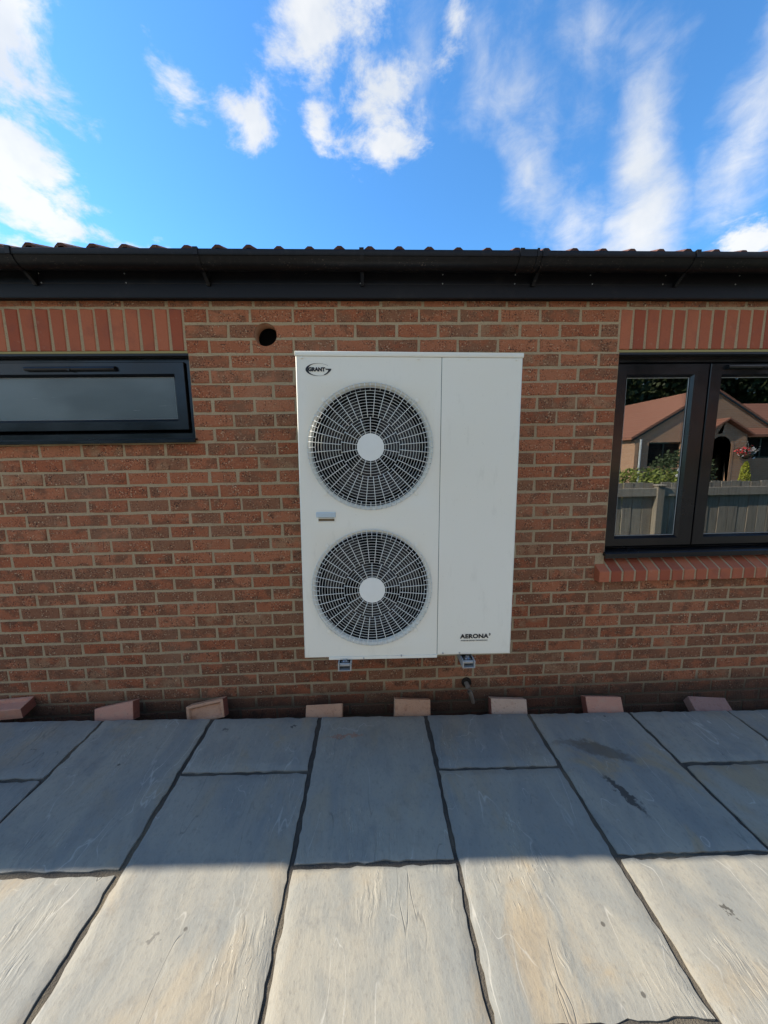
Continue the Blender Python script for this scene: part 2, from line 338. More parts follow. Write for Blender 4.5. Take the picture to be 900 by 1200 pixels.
def glass(name, facv, tint):
    m = bpy.data.materials.new(name); m.use_nodes = True; t = NT(m.node_tree); t.n.clear()
    o = t.new('ShaderNodeOutputMaterial'); g = t.new('ShaderNodeBsdfGlossy'); g.inputs['Roughness'].default_value = 0.0
    g.inputs['Color'].default_value = (.93, .95, .93, 1)
    tr = t.new('ShaderNodeBsdfTransparent'); tr.inputs[0].default_value = (*tint, 1)
    fr = t.new('ShaderNodeFresnel'); fr.inputs[0].default_value = 1.5
    f = t.math('ADD', t.math('MULTIPLY', fr.outputs[0], 1.4), facv, clamp=True)
    bp = t.new('ShaderNodeBump'); bp.inputs['Distance'].default_value = .0004; bp.inputs['Strength'].default_value = .25
    t.put(bp.inputs['Height'], t.noise(pos(t), 2.2, 1, .4)); t.l.new(bp.outputs[0], g.inputs['Normal'])
    mx = t.new('ShaderNodeMixShader'); t.l.new(f, mx.inputs[0]); t.l.new(tr.outputs[0], mx.inputs[1]); t.l.new(g.outputs[0], mx.inputs[2]); t.l.new(mx.outputs[0], o.inputs[0])
    return m
M['glass'] = glass('clear_double_glazing', .16, (.5, .52, .5))
def frosted(t, b):
    p = pos(t)
    c = t.mix(t.ramp(t.noise(scaled(t, p, (.8, 1, 2)), 1.8, 3, .5), .35, .65), (.115, .135, .130), (.060, .074, .070))
    scr = t.math('MULTIPLY', t.ramp(t.noise(scaled(t, p, (1, 1, 14)), 5, 4, .6, .4), .66, .72), .3)
    c = t.mix(scr, c, (.3, .31, .29))
    t.l.new(c, b.inputs['Base Color']); bump(t, b, t.noise(p, 160, 2, .5), .001, .5)
M['frosted'] = mat('obscured_glass', rough=.3, spec=.7, fn=frosted)
M['spacer_glint'] = mat('spacer_reflection_grey', (.45, .45, .43), .4, .5, .2, fn=lambda t, b: t.l.new(t.mix(t.noise(pos(t), 80, 2, .5), (.38, .38, .36), (.5, .5, .48)), b.inputs['Base Color']))  # pale grey standing for the spacer's reflection
def timber(t, b):
    p = pos(t); r = rnd(t)
    c = t.mix(r, (.33, .28, .225), (.45, .39, .32)); g = t.noise(scaled(t, p, (9, 9, .7)), 6, 5, .6)
    c = t.mix(t.math('MULTIPLY', t.ramp(g, .45, .7), .6), c, (.20, .17, .14))
    t.l.new(c, b.inputs['Base Color']); bump(t, b, g, .004, .8)
M['timber'] = mat('weathered_timber', rough=.9, spec=.2, fn=timber)
def farbrick(t, b):
    p = pos(t); br = t.new('ShaderNodeTexBrick'); x, y, z = t.sep(p)
    t.put(br.inputs['Vector'], t.comb(t.math('ADD', x, y), z)); br.inputs['Scale'].default_value = 1; br.inputs['Brick Width'].default_value = .225; br.inputs['Row Height'].default_value = .075
    br.inputs['Mortar Size'].default_value = .006; br.inputs['Color1'].default_value = (.48, .27, .165, 1); br.inputs['Color2'].default_value = (.55, .32, .20, 1); br.inputs['Mortar'].default_value = (.55, .42, .32, 1)
    t.l.new(t.mix(t.math('MULTIPLY', t.noise(p, 3, 4, .6), .4), br.outputs[0], (.42, .22, .15)), b.inputs['Base Color'])
M['farbrick'] = mat('distant_brickwork', rough=.9, spec=.15, fn=farbrick)
M['orangebrick'] = mat('orange_reveal_brick', rough=.9, fn=lambda t, b: t.l.new(t.mix(t.noise(pos(t), 9, 3, .5), (.50, .26, .15), (.58, .35, .22)), b.inputs['Base Color']))
def farroof(t, b):
    p = pos(t); w = t.new('ShaderNodeTexWave'); w.bands_direction = 'Z'; t.put(w.inputs[0], p); w.inputs['Scale'].default_value = 2.6; w.inputs['Distortion'].default_value = .6
    c = t.mix(t.noise(p, 2, 5, .6), (.33, .145, .095), (.43, .20, .135)); c = t.mix(t.math('MULTIPLY', w.outputs[1], .5), c, (.2, .08, .06)); t.l.new(c, b.inputs['Base Color'])
M['farroof'] = mat('distant_red_tiles', rough=.9, spec=.15, fn=farroof)
def leafm(name, a, c2):
    def f(t, b):
        t.l.new(t.mix(t.new('ShaderNodeNewGeometry').outputs['Random Per Island'], a, c2), b.inputs['Base Color'])
    return mat(name, rough=.6, spec=.3, fn=f)
M['leaf_dark'] = leafm('dark_tree_leaves', (.018, .03, .012), (.06, .075, .03))
M['leaf_hedge'] = leafm('yellow_green_leaves', (.10, .14, .025), (.34, .36, .09))
M['leaf_conifer'] = leafm('golden_conifer_leaves', (.30, .32, .03), (.50, .48, .08))
M['leaf_shrub'] = leafm('dull_shrub_leaves', (.03, .05, .02), (.09, .11, .05))
M['petal_red'] = leafm('red_petals', (.6, .03, .04), (.75, .10, .10))
M['petal_white'] = leafm('white_petals', (.7, .65, .66), (.85, .82, .8))
M['bark'] = mat('bark', (.06, .045, .03), .9, .1, fn=lambda t, b: t.l.new(t.mix(t.noise(pos(t), 10, 4, .6), (.04, .03, .022), (.09, .07, .05)), b.inputs['Base Color']))
M['greystone'] = mat('pale_grey_shape', rough=.8, fn=lambda t, b: t.l.new(t.mix(t.noise(pos(t), 10, 4, .6), (.45, .46, .46), (.6, .6, .6)), b.inputs['Base Color']))
M['plaster'] = mat('room_plaster', rough=.9, fn=lambda t, b: t.l.new(t.mix(t.noise(pos(t), 4, 3, .6), (.14, .135, .12), (.18, .17, .155)), b.inputs['Base Color']))

# ------------------------------------------------------------------ object helpers
def link(name, me, m=None, parent=None):
    o = bpy.data.objects.new(name, me); COL.objects.link(o)
    if m is not None and me is not None and not me.materials: me.materials.append(m)
    if parent is not None: o.parent = parent
    return o
def obj(name, bm, m, parent=None, smooth=False, angle=None):
    bmesh.ops.recalc_face_normals(bm, faces=bm.faces[:])
    me = bpy.data.meshes.new(name); bm.to_mesh(me); bm.free()
    if smooth:
        for p in me.polygons: p.use_smooth = True
        if angle: me.set_sharp_from_angle(angle=R(angle))
    return link(name, me, m, parent)
def tag(o, label=None, cat=None, group=None, kind=None):
    if label: o['label'] = label
    if cat: o['category'] = cat
    if group: o['group'] = group
    if kind: o['kind'] = kind
    return o
def empty(name, loc=(0, 0, 0), rot=(0, 0, 0)):
    o = bpy.data.objects.new(name, None); COL.objects.link(o); o.location = loc; o.rotation_euler = rot; o.empty_display_size = .1
    return o
def box(bm, x0, x1, y0, y1, z0, z1, bevel=0., seg=1):
    v = [bm.verts.new((x, y, z)) for x in (x0, x1) for y in (y0, y1) for z in (z0, z1)]
    fs = [bm.faces.new([v[i] for i in q]) for q in ((0, 1, 3, 2), (4, 6, 7, 5), (0, 4, 5, 1), (2, 3, 7, 6), (0, 2, 6, 4), (1, 5, 7, 3))]
    if bevel:
        es = list({e for f in fs for e in f.edges})
        bmesh.ops.bevel(bm, geom=es, offset=bevel, segments=seg, affect='EDGES', profile=.5)
    return v
def boxobj(name, dims, m, parent=None, bevel=0., seg=1):
    bm = bmesh.new(); box(bm, *dims, bevel, seg); return obj(name, bm, m, parent)
def extrude_profile(bm, pts, x0, x1, closed=True):
    """pts (y,z) extruded along x"""
    a = [bm.verts.new((x0, y, z)) for y, z in pts]; b = [bm.verts.new((x1, y, z)) for y, z in pts]
    n = len(pts)
    for i in range(n if closed else n-1):
        j = (i+1) % n; bm.faces.new((a[i], a[j], b[j], b[i]))
    if closed: bm.faces.new(a); bm.faces.new(b[::-1])
def tube(bm, pts, r, n=6, closed=False, caps=True):
    pts = [Vector(p) for p in pts]; rings = []
    m = len(pts)
    for i, p in enumerate(pts):
        a = pts[(i-1) % m] if (closed or i) else p; c = pts[(i+1) % m] if (closed or i < m-1) else p
        d = (c-a).normalized(); u = d.cross(Vector((0, 0, 1)) if abs(d.z) < .9 else Vector((0, 1, 0))).normalized(); w = d.cross(u)
        rr = r[i] if isinstance(r, (list, tuple)) else r
        rings.append([bm.verts.new(p + (u*math.cos(2*math.pi*k/n) + w*math.sin(2*math.pi*k/n))*rr) for k in range(n)])
    for i in range(m if closed else m-1):
        A, B = rings[i], rings[(i+1) % m]
        for k in range(n): bm.faces.new((A[k], A[(k+1) % n], B[(k+1) % n], B[k]))
    if caps and not closed: bm.faces.new(rings[0][::-1]); bm.faces.new(rings[-1])
def disc(bm, cx, cy, cz, r, n=32, depth=.004, dome=0.):
    """round plate facing -y with a rim going back by depth"""
    f = [bm.verts.new((cx+r*math.cos(2*math.pi*k/n), cy, cz+r*math.sin(2*math.pi*k/n))) for k in range(n)]
    b = [bm.verts.new((cx+r*math.cos(2*math.pi*k/n), cy+depth, cz+r*math.sin(2*math.pi*k/n))) for k in range(n)]
    c = bm.verts.new((cx, cy-dome, cz))
    for k in range(n):
        j = (k+1) % n; bm.faces.new((c, f[k], f[j])); bm.faces.new((f[k], b[k], b[j], f[j]))

# ------------------------------------------------------------------ ground and patio
SL = -.027                                       # the patio falls away to the right
def gz(x): return SL*x
def sheet(name, x0, x1, y0, y1, z, m, parent=None, nx=1, ny=1, slope=True):
    bm = bmesh.new(); g = [[bm.verts.new((x0+(x1-x0)*i/nx, y0+(y1-y0)*j/ny, z+(gz(x0+(x1-x0)*i/nx) if slope else 0))) for j in range(ny+1)] for i in range(nx+1)]
    for i in range(nx):
        for j in range(ny): bm.faces.new((g[i][j], g[i+1][j], g[i+1][j+1], g[i][j+1]))
    return obj(name, bm, m, parent)
tag(sheet('ground', -900, 900, -900, 900, -.42, M['grass'], slope=False), kind='structure')

def bounce_gravel(t, b):
    p = pos(t); t.l.new(t.mix(t.noise(p, 25, 6, .7), (.20, .185, .16), (.33, .31, .275)), b.inputs['Base Color']); bump(t, b, t.noise(p, 90, 4, .7), .01, 1.)
M['bounce_gravel'] = mat('pale_bounce_gravel', rough=.95, spec=.15, fn=bounce_gravel)
tag(sheet('bounce_ground', -22, 26, -11.0, -2.66, -.405, M['bounce_gravel'], slope=False), kind='structure')  # unseen pale ground added beyond the fence to bounce light

patio = tag(empty('patio', (0, -1.2, 0)), kind='structure')
bm = bmesh.new()                                 # bedding and jointing under the slabs
for x0, x1 in ((-6.7, 3.75),):
    vs = [bm.verts.new((x, y, gz(x)+z)) for x in (x0, x1) for y in (-2.65, -.172) for z in (-.40, -.0115)]
    for q in ((0, 1, 3, 2), (4, 6, 7, 5), (0, 4, 5, 1), (2, 3, 7, 6), (0, 2, 6, 4), (1, 5, 7, 3)): bm.faces.new([vs[i] for i in q])
jo = obj('jointing', bm, M['joint']); jo.parent = patio; jo.matrix_parent_inverse = Matrix.Translation((0, 1.2, 0))
tag(sheet('trench', -6.7, 3.75, -.171, .0, -.15, M['soil']), kind='structure')

def paver(x0, x1, y0, y1, seed):
    rs = random.Random(seed); bm = bmesh.new()
    ax, bx_, ay, by = x0+rs.uniform(.006, .014), x1-rs.uniform(.006, .014), y0+rs.uniform(.006, .012), y1-rs.uniform(.006, .012)
    nx, ny = max(4, int((bx_-ax)/.025)), max(4, int((by-ay)/.025))
    top = []
    for i in range(nx+1):
        row = []
        for j in range(ny+1):
            x = ax+(bx_-ax)*i/nx; y = ay+(by-ay)*j/ny
            e = min(i, nx-i, j, ny-j)
            if e == 0:
                w = mnoise.noise(Vector((x*22, y*22, seed*3.1)))*.008 + mnoise.noise(Vector((x*70, y*70, seed)))*.004
                if i in (0, nx): x += w if i == 0 else -w
                if j in (0, ny): y += w if j == 0 else -w
            h = mnoise.noise(Vector((x*9, y*2.5, seed*1.7)))*.0022 + mnoise.noise(Vector((x*30, y*9, seed)))*.0008
            if e == 0: h -= .0055 + .003*abs(mnoise.noise(Vector((x*40, y*40, 2))))
            row.append(bm.verts.new((x, y, gz(x)+h)))
        top.append(row)
    for i in range(nx):
        for j in range(ny): bm.faces.new((top[i][j], top[i+1][j], top[i+1][j+1], top[i][j+1]))
    rim = [top[i][0] for i in range(nx+1)] + [top[nx][j] for j in range(1, ny+1)] + [top[i][ny] for i in range(nx-1, -1, -1)] + [top[0][j] for j in range(ny-1, 0, -1)]
    low = [bm.verts.new((v.co.x, v.co.y, v.co.z-.03)) for v in rim]
    for k in range(len(rim)): m_ = (k+1) % len(rim); bm.faces.new((rim[k], low[k], low[m_], rim[m_]))
    o = obj('paving_slab', bm, M['slab'], smooth=True, angle=40)
    o.parent = patio; o.matrix_parent_inverse = Matrix.Translation((0, 1.2, 0))
cols = [-6.66, -6.42, -5.81, -5.20, -4.59, -3.98, -3.37, -2.755, -2.142, -1.532, -.928, -.318, .296, .904, 1.512, 2.124, 2.735, 3.345, 3.72]
sd = 11
for ci in range(len(cols)-1):
    x0, x1 = cols[ci], cols[ci+1]
    short = ci in (0, 2, 4, 6, 8, 10)
    # rows as seen: short, long... / long, long...
    k = [-.167, -.545, -1.357, -2.16, -2.62] if ci % 2 == 0 else [-.167, -.952, -1.76, -2.62]
    if ci == 8: k = [-.167, -.555, -1.357, -2.16, -2.62]
    for a, b in zip(k[:-1], k[1:]):
        sd += 7; paver(x0, x1, b, a, sd)

# ------------------------------------------------------------------ the bungalow
house = tag(empty('bungalow', (0, .3, 0)), 'red brick bungalow wall with black gutter and two dark framed windows carrying the cream unit', 'bungalow')
HI = Matrix.Translation((0, -.3, 0))
def inhouse(o): o.parent = house; o.matrix_parent_inverse = HI; return o

J0, CH, BL = 2.2793, .07777, .2265
def jz(r): return J0-CH*r
WX0, WX1 = -6.6, 3.65
LOP = (-2.62, -.966); ROP = (1.412, 3.20)        # window openings in x
HOLE = (-.549, 2.145, .060)
DEPTH = .102
# anchors: a perpend joint of every course, left and right of the unit, as counted on the wall
LA = {0: -.831, 1: -.851, 2: -.747, 3: -.854, 4: -.746, 5: -.859, 6: -.750, 7: -.857, 8: -.749, 9: -.858, 10: -.747, 11: -.855, 12: -.751, 13: -.858, 14: -.742, 15: -.856, 16: -.744,
      17: -.816, 18: -.927, 19: -.822, 20: -.938, 21: -.825, 22: -.929, 23: -.833, 24: -.941, 25: -.832, 26: -.935, 27: -.832, 28: -.948, 29: -.845, 30: -.739, 31: -.84, 32: -.74}
LLA = {10: -.910, 11: -1.018, 12: -.909, 13: -1.029, 14: -.919, 15: -1.037, 16: -.932}
RA = {0: .988, 1: .952, 2: 1.067, 3: .948, 4: 1.071, 5: .955, 6: 1.069, 7: .956, 8: 1.071, 9: .954, 10: 1.065, 11: .956, 12: 1.069, 13: .961, 14: 1.067, 15: .963, 16: 1.079, 17: .971, 18: 1.087,
      19: .996, 20: 1.069, 21: 1.197, 22: 1.097, 23: 1.189, 24: 1.090, 25: 1.191, 26: 1.088, 27: 1.193, 28: 1.074, 29: 1.179, 30: 1.059, 31: 1.167, 32: 1.06}
def perps(r):
    rs = random.Random(r*31+5)
    out = [LA[r]]; x = LA[r]
    if r in LLA: x = LLA[r]; out.append(x)
    while x > WX0-.3: x -= BL; out.append(x)
    x = LA[r]
    while x < .12: x += BL; out.append(x)
    right = [RA[r]]; x = RA[r]
    while x < WX1+.3: x += BL; right.append(x)
    x = RA[r]
    while x > max(out)+.15: x -= BL; right.append(x)
    right = [v for v in right if v > max(out)+.04]
    return [v+rs.uniform(-.0015, .0015) for v in sorted(out+right)]
holes = [(LOP[0], LOP[1], jz(9), jz(0)), (ROP[0], ROP[1], jz(20), jz(0))]
def spans(r):
    """free x intervals of course r"""
    s = [(WX0, WX1)]
    def cut(s, a, b):
        o = []
        for p, q in s:
            if b <= p or a >= q: o.append((p, q)); continue
            if a > p: o.append((p, a))
            if b < q: o.append((b, q))
        return o
    if 1 <= r <= 3: s = cut(s, -2.66, -.972); s = cut(s, 1.398, 3.26)
    if 4 <= r <= 9: s = cut(s, *LOP)
    if 4 <= r <= 18: s = cut(s, *ROP)
    if r in (19, 20): s = cut(s, 1.356, 3.25)
    return s
variants = {}
def brick_mesh(w, h, seed, d=DEPTH, bev=.004, jit=.0019):
    rs = random.Random(seed); bm = bmesh.new()
    def j(): return rs.uniform(-jit, jit)
    def ring(y, ins, sub):
        x0, x1, z0, z1 = -w/2+ins, w/2-ins, -h/2+ins, h/2-ins; p = []
        nx = 4 if sub else 4
        for i in range(nx): p.append((x0+(x1-x0)*i/nx, z0))
        p.append((x1, z0))
        for i in range(nx): p.append((x1-(x1-x0)*i/nx, z1))
        p.append((x0, z1))
        return p
    base = ring(0, 0, True); jj = [(j(), j()) for _ in base]
    front = [bm.verts.new((x+a, -.0005+rs.uniform(-.0006, .0006), z+b)) for (x, z), (a, b) in zip(ring(0, bev, True), jj)]
    mid = [bm.verts.new((x+a, bev*.8, z+b)) for (x, z), (a, b) in zip(base, jj)]
    back = [bm.verts.new((x, d, z)) for (x, z) in base]
    n = len(front); bm.faces.new(front)
    for A, B in ((front, mid), (mid, back)):
        for k in range(n): q = (k+1) % n; bm.faces.new((A[k], B[k], B[q], A[q]))
    bm.faces.new(back[::-1])
    bmesh.ops.recalc_face_normals(bm, faces=bm.faces[:])
    me = bpy.data.meshes.new('brick'); bm.to_mesh(me); bm.free(); return me
def get_brick(w, h, rs, key='b', m=None):
    k = (key, round(w, 3), round(h, 3), rs.randrange(6) if abs(w-.2145) < .004 else 0)
    if k not in variants:
        me = brick_mesh(w, h, hash(k) % 9999); me.materials.append(m or M['brick']); variants[k] = me
    return variants[k]
MJ = .012
blist = []
rs = random.Random(3)
for r in range(0, 34):
    if r > 32: continue
    pr = perps(r)
    z1, z0 = jz(r-1)-MJ/2, jz(r)+MJ/2
    for a, b in spans(r):
        xs = [a-MJ/2 if a in (WX0,) else a-MJ/2] + [v for v in pr if a+.035 < v < b-.035] + [b+MJ/2]
        for p, q in zip(xs[:-1], xs[1:]):
            x0, x1 = p+MJ/2, q-MJ/2
            w = x1-x0
            if abs(w-.2145) < .004: w = .2145
            blist.append(((x0+x1)/2, (z0+z1)/2, w, z1-z0, r))
def bscore(b):
    cx, cz, w, h, r = b
    c = [project((cx+sx*w/2, 0, cz+sz*h/2)) for sx in (-1, 1) for sz in (-1, 1)]
    if any(v is None for v in c): return 0
    mx, my = sum(v[0] for v in c)/4, sum(v[1] for v in c)/4
    if not (-15 < mx < 915 and 345 < my < 842): return 0
    if 352 < mx < 604 and 416 < my < 764: return 0
    return (max(v[0] for v in c)-min(v[0] for v in c))*(max(v[1] for v in c)-min(v[1] for v in c))
blist.sort(key=lambda b: -bscore(b))
cut_needed = []
stuff = bmesh.new(); sl_ = stuff.faces.layers.float.new('rnd')
count = 0
for b in blist:
    cx, cz, w, h, r = b
    me = get_brick(w, h, rs); y = rs.uniform(-.0022, .0012)
    near = abs(cx-HOLE[0]) < w/2+HOLE[2] and abs(cz-HOLE[1]) < h/2+HOLE[2]
    if near or (count < 300 and bscore(b) > 0):
        o = inhouse(link('brick', me)); o.location = (cx, y, cz); o.rotation_euler = (0, rs.uniform(-.004, .004), rs.uniform(-.003, .003)); count += 1
        if near: cut_needed.append(o)
    else:
        nf = len(stuff.faces); nv = len(stuff.verts)
        stuff.from_mesh(me); stuff.faces.ensure_lookup_table(); stuff.verts.ensure_lookup_table()
        for v in stuff.verts[nv:]: v.co += Vector((cx, y, cz))
        q = rs.random()
        for f in stuff.faces[nf:]: f[sl_] = q
me = bpy.data.meshes.new('brickwork'); stuff.to_mesh(me); stuff.free()
o = inhouse(link('brickwork', me, M['brick'])); o['kind'] = 'stuff'

# mortar bed: one slab with the openings left out, split into rectangles
MY0, MY1 = .0018, .101
def mortar_box(x0, x1, z0, z1): return inhouse(boxobj('mortar', (x0, x1, MY0, MY1, z0, z1), M['mortar']))
for q in ((WX0, LOP[0], -.3, 2.40), (LOP[0], LOP[1], -.3, jz(9)), (LOP[0], LOP[1], jz(3)+.02, 2.40), (LOP[1], -.75, -.3, 2.40), (-.30, ROP[0], -.3, 2.40), (-.75, -.30, -.3, 2.0), (-.75, -.30, 2.3, 2.40),
          (ROP[0], ROP[1], -.3, jz(20)+.07), (ROP[0], ROP[1], jz(3)+.02, 2.40), (ROP[1], WX1, -.3, 2.40)): mortar_box(*q)
mo = mortar_box(-.75, -.30, 2.0, 2.3)
# core hole drilled through the outer leaf
cb = bmesh.new(); bmesh.ops.create_cone(cb, cap_ends=True, segments=40, radius1=HOLE[2], radius2=HOLE[2], depth=.5, matrix=Matrix.Translation((HOLE[0], 0, HOLE[1])) @ Matrix.Rotation(R(90), 4, 'X'))
for v in cb.verts: 
    v.co.x += .002*mnoise.noise(v.co*40); v.co.z += .002*mnoise.noise(v.co*37)
cutter = obj('cutter', cb, None)
bpy.context.view_layer.update()
for t_ in cut_needed+[mo]:
    md = t_.modifiers.new('b', 'BOOLEAN'); md.operation = 'DIFFERENCE'; md.object = cutter; md.solver = 'EXACT'
bpy.context.view_layer.update()
dg = bpy.context.evaluated_depsgraph_get()
new = [(t_, bpy.data.meshes.new_from_object(t_.evaluated_get(dg))) for t_ in cut_needed+[mo]]
for t_, me in new: t_.modifiers.clear(); t_.data = me
bpy.data.objects.remove(cutter)
# rough raw clay of the bore
bm = bmesh.new(); n = 40
ra = [bm.verts.new((HOLE[0]+(HOLE[2]-.001)*math.cos(2*math.pi*k/n), .003, HOLE[1]+(HOLE[2]-.001)*math.sin(2*math.pi*k/n))) for k in range(n)]
rb = [bm.verts.new((HOLE[0]+(HOLE[2]-.002)*math.cos(2*math.pi*k/n), .078, HOLE[1]+(HOLE[2]-.002)*math.sin(2*math.pi*k/n))) for k in range(n)]
for k in range(n): bm.faces.new((ra[k], rb[k], rb[(k+1) % n], ra[(k+1) % n]))
inhouse(obj('core_hole', bm, M['loose_tan'], smooth=True))
bm = bmesh.new()
for A_, B_ in (((HOLE[2]-.002, .0782), (HOLE[2]-.002, .0998)),):
    r0 = [bm.verts.new((HOLE[0]+A_[0]*math.cos(2*math.pi*k/n), A_[1], HOLE[1]+A_[0]*math.sin(2*math.pi*k/n))) for k in range(n)]; r1 = [bm.verts.new((HOLE[0]+B_[0]*math.cos(2*math.pi*k/n), B_[1], HOLE[1]+B_[0]*math.sin(2*math.pi*k/n))) for k in range(n)]
    for k in range(n): bm.faces.new((r0[k], r1[k], r1[(k+1) % n], r0[(k+1) % n]))
inhouse(obj('hole_shade_ring', bm, M['void'], smooth=True))  # black ring paints the shade deeper in the bore
inhouse(boxobj('cavity_shade_board', (HOLE[0]-.12, HOLE[0]+.12, .12, .15, HOLE[1]-.15, HOLE[1]+.15), M['void']))  # black board added behind the hole for the cavity's darkness

# soldier courses over the windows, brick-on-edge sill below the right one
def soldier(x, z, w, h): 
    me = get_brick(w, h, rs, 's', M['smooth_brick']); o = inhouse(link('soldier_brick', me)); o.location = (x, rs.uniform(-.003, .0), z); o.rotation_euler = (0, rs.uniform(-.008, .008), rs.uniform(-.006, .006))
x = -.9845
while x > -2.66: soldier(x-.031, (2.064+2.2735)/2, .0625, .209); x -= .0764
x = 1.408
while x < 3.22: soldier(x+.031, (2.060+2.2715)/2, .0625, .209); x += .0760
inhouse(boxobj('lintel_pointing', (LOP[0], LOP[1]+.002, .0005, .06, 2.052, 2.0632), M['green_mortar'])); inhouse(boxobj('lintel_pointing', (ROP[0]-.002, ROP[1], .0005, .06, 2.047, 2.0592), M['green_mortar']))
for q in ((LOP[0], LOP[1]-.001, 2.0445, 2.0515), (ROP[0]+.001, ROP[1], 2.0395, 2.0465)): inhouse(boxobj('steel_lintel', (q[0], q[1], .002, .10, q[2]-.004, q[3]), M['rubber']))
sb = {}
def sill_brick(x, i):
    bm = bmesh.new(); w = .0625; jx = rs.uniform(-.001, .001)
    p = [(-.052, .722), (-.052, .786), (-.046, .792), (.075, .866), (.10, .866), (.10, .722)]
    extrude_profile(bm, p, -w/2, w/2); 
    bmesh.ops.bevel(bm, geom=[e for e in bm.edges], offset=.0025, segments=1, affect='EDGES')
    inhouse(obj('sill_brick', bm, M['smooth_brick'])).location = (x+jx, rs.uniform(-.0015, .0015), rs.uniform(-.001, .001))
x = 1.358+.031; i = 0
while x < 3.22: sill_brick(x, i); x += .0752; i += 1
bm = bmesh.new(); extrude_profile(bm, [(-.047, .7235), (-.047, .787), (.072, .8605), (.10, .8605), (.10, .7235)], 1.360, 3.235)
inhouse(obj('sill_mortar', bm, M['mortar']))

# inner shell: cavity, rooms, side and rear walls, so that the place is closed
def shell(name, dims, m): return inhouse(boxobj(name, dims, m))
bm = bmesh.new()
for x0, x1, z0, z1 in ((WX0, LOP[0], -.3, 2.45), (LOP[0], LOP[1], -.3, 1.56), (LOP[0], LOP[1], 2.08, 2.45), (LOP[1], ROP[0], -.3, 2.45), (ROP[0], ROP[1], -.3, .70), (ROP[0], ROP[1], 2.07, 2.45), (ROP[1], WX1, -.3, 2.45)):
    box(bm, x0, x1, .16, .26, z0, z1)
inhouse(obj('inner_wall', bm, M['plaster']))
def closer(x0, x1, z0, z1): inhouse(boxobj('cavity_closer', (x0, x1, .102, .159, z0, z1), M['plaster']))
for x0, x1, z0, z1 in ((LOP[0]-.05, LOP[0], 1.56, 2.08), (LOP[1], LOP[1]+.05, 1.56, 2.08), (ROP[0]-.05, ROP[0], .70, 2.07), (ROP[1], ROP[1]+.05, .70, 2.07)): closer(x0, x1, z0, z1)
for x0, x1, z in ((LOP[0], LOP[1], 1.53), (LOP[0], LOP[1], 2.085), (ROP[0], ROP[1], .67), (ROP[0], ROP[1], 2.072)): closer(x0, x1, z, z+.03)
shell('side_wall', (WX0-.01, WX0+.10, .102, 6.3, -.42, 2.45), M['farbrick']); shell('side_wall', (WX1-.10, WX1+.01, .102, 6.3, -.42, 2.45), M['farbrick'])
shell('rear_wall', (WX0, WX1, 6.3, 6.4, -.42, 2.45), M['farbrick'])
shell('floor', (WX0+.11, WX1-.11, .27, 6.29, .0, .05), M['plaster']); shell('ceiling', (WX0+.11, WX1-.11, .27, 6.29, 2.38, 2.42), M['plaster'])
shell('partition', (.9, 1.0, .27, 6.29, .06, 2.37), M['plaster']); shell('partition', (WX0+.2, .88, 2.2, 2.3, .06, 2.37), M['plaster'])

# ------------------------------------------------------------------ windows
def frame_rect(bm, x0, x1, z0, z1, w, y0, y1, wl=None, wr=None, wt=None, wb=None, cham=.012):
    """rectangular profile frame, inner edge chamfered towards the glass"""
    wl, wr, wt, wb = wl or w, wr or w, wt or w, wb or w
    def loop(l, r_, tp, bt, y): return [bm.verts.new(p) for p in ((x0+l, y, z0+bt), (x1-r_, y, z0+bt), (x1-r_, y, z1-tp), (x0+l, y, z1-tp))]
    L = [loop(0, 0, 0, 0, y1), loop(0, 0, 0, 0, y0+.003), loop(.003, .003, .003, .003, y0), loop(wl-cham, wr-cham, wt-cham, wb-cham, y0), loop(wl, wr, wt, wb, y0+cham*1.2), loop(wl, wr, wt, wb, y1)]
    for A, B in zip(L, L[1:]+L[:1]):
        for k in range(4): q = (k+1) % 4; bm.faces.new((A[k], A[q], B[q], B[k]))
def trickle(x0, x1, z, y, parent):
    bm = bmesh.new()
    prof = [(y, z-.010), (y-.012, z-.012), (y-.020, z-.008), (y-.023, z), (y-.019, z+.008), (y-.010, z+.012), (y, z+.013)]
    extrude_profile(bm, prof, x0, x1); box(bm, (x0+x1)/2-.004, (x0+x1)/2+.004, y-.026, y, z-.013, z-.006)
    o = obj('trickle_vent', bm, M['upvc'], smooth=True, angle=35); sub(o, parent)
def sub(o, parent): o.parent = parent; o.matrix_parent_inverse = parent.matrix_world.inverted(); return o
# left: one wide top-hung obscured light
wl = inhouse(empty('window', (-1.79, .05, 1.60))); wl['label'] = 'wide short black window with obscured grey glass'
bpy.context.view_layer.update()
bm = bmesh.new(); frame_rect(bm, LOP[0]+.002, LOP[1]-.002, 1.600, 2.0445, .046, .048, .115); sub(obj('frame', bm, M['upvc']), wl)
bm = bmesh.new(); frame_rect(bm, LOP[0]+.042, LOP[1]-.045, 1.652, 2.016, .066, .033, .075, wt=.074, wb=.060); sub(obj('sash', bm, M['upvc']), wl)
sub(boxobj('pane', (LOP[0]+.11, LOP[1]-.113, .056, .064, 1.711, 1.943), M['frosted']), wl)
bm = bmesh.new(); frame_rect(bm, LOP[0]+.1085, LOP[1]-.1115, 1.7125, 1.9415, .0035, .052, .0555, cham=.001); sub(obj('spacer_reflection', bm, M['spacer_glint']), wl)
trickle(-1.845, -1.373, 1.981, .033, wl)
bm = bmesh.new(); extrude_profile(bm, [(.10, 1.604), (.02, 1.606), (-.030, 1.600), (-.036, 1.596), (-.036, 1.579), (-.030, 1.579), (-.028, 1.590), (.10, 1.592)], LOP[0]+.001, -.955); sub(obj('sill', bm, M['upvc']), wl)
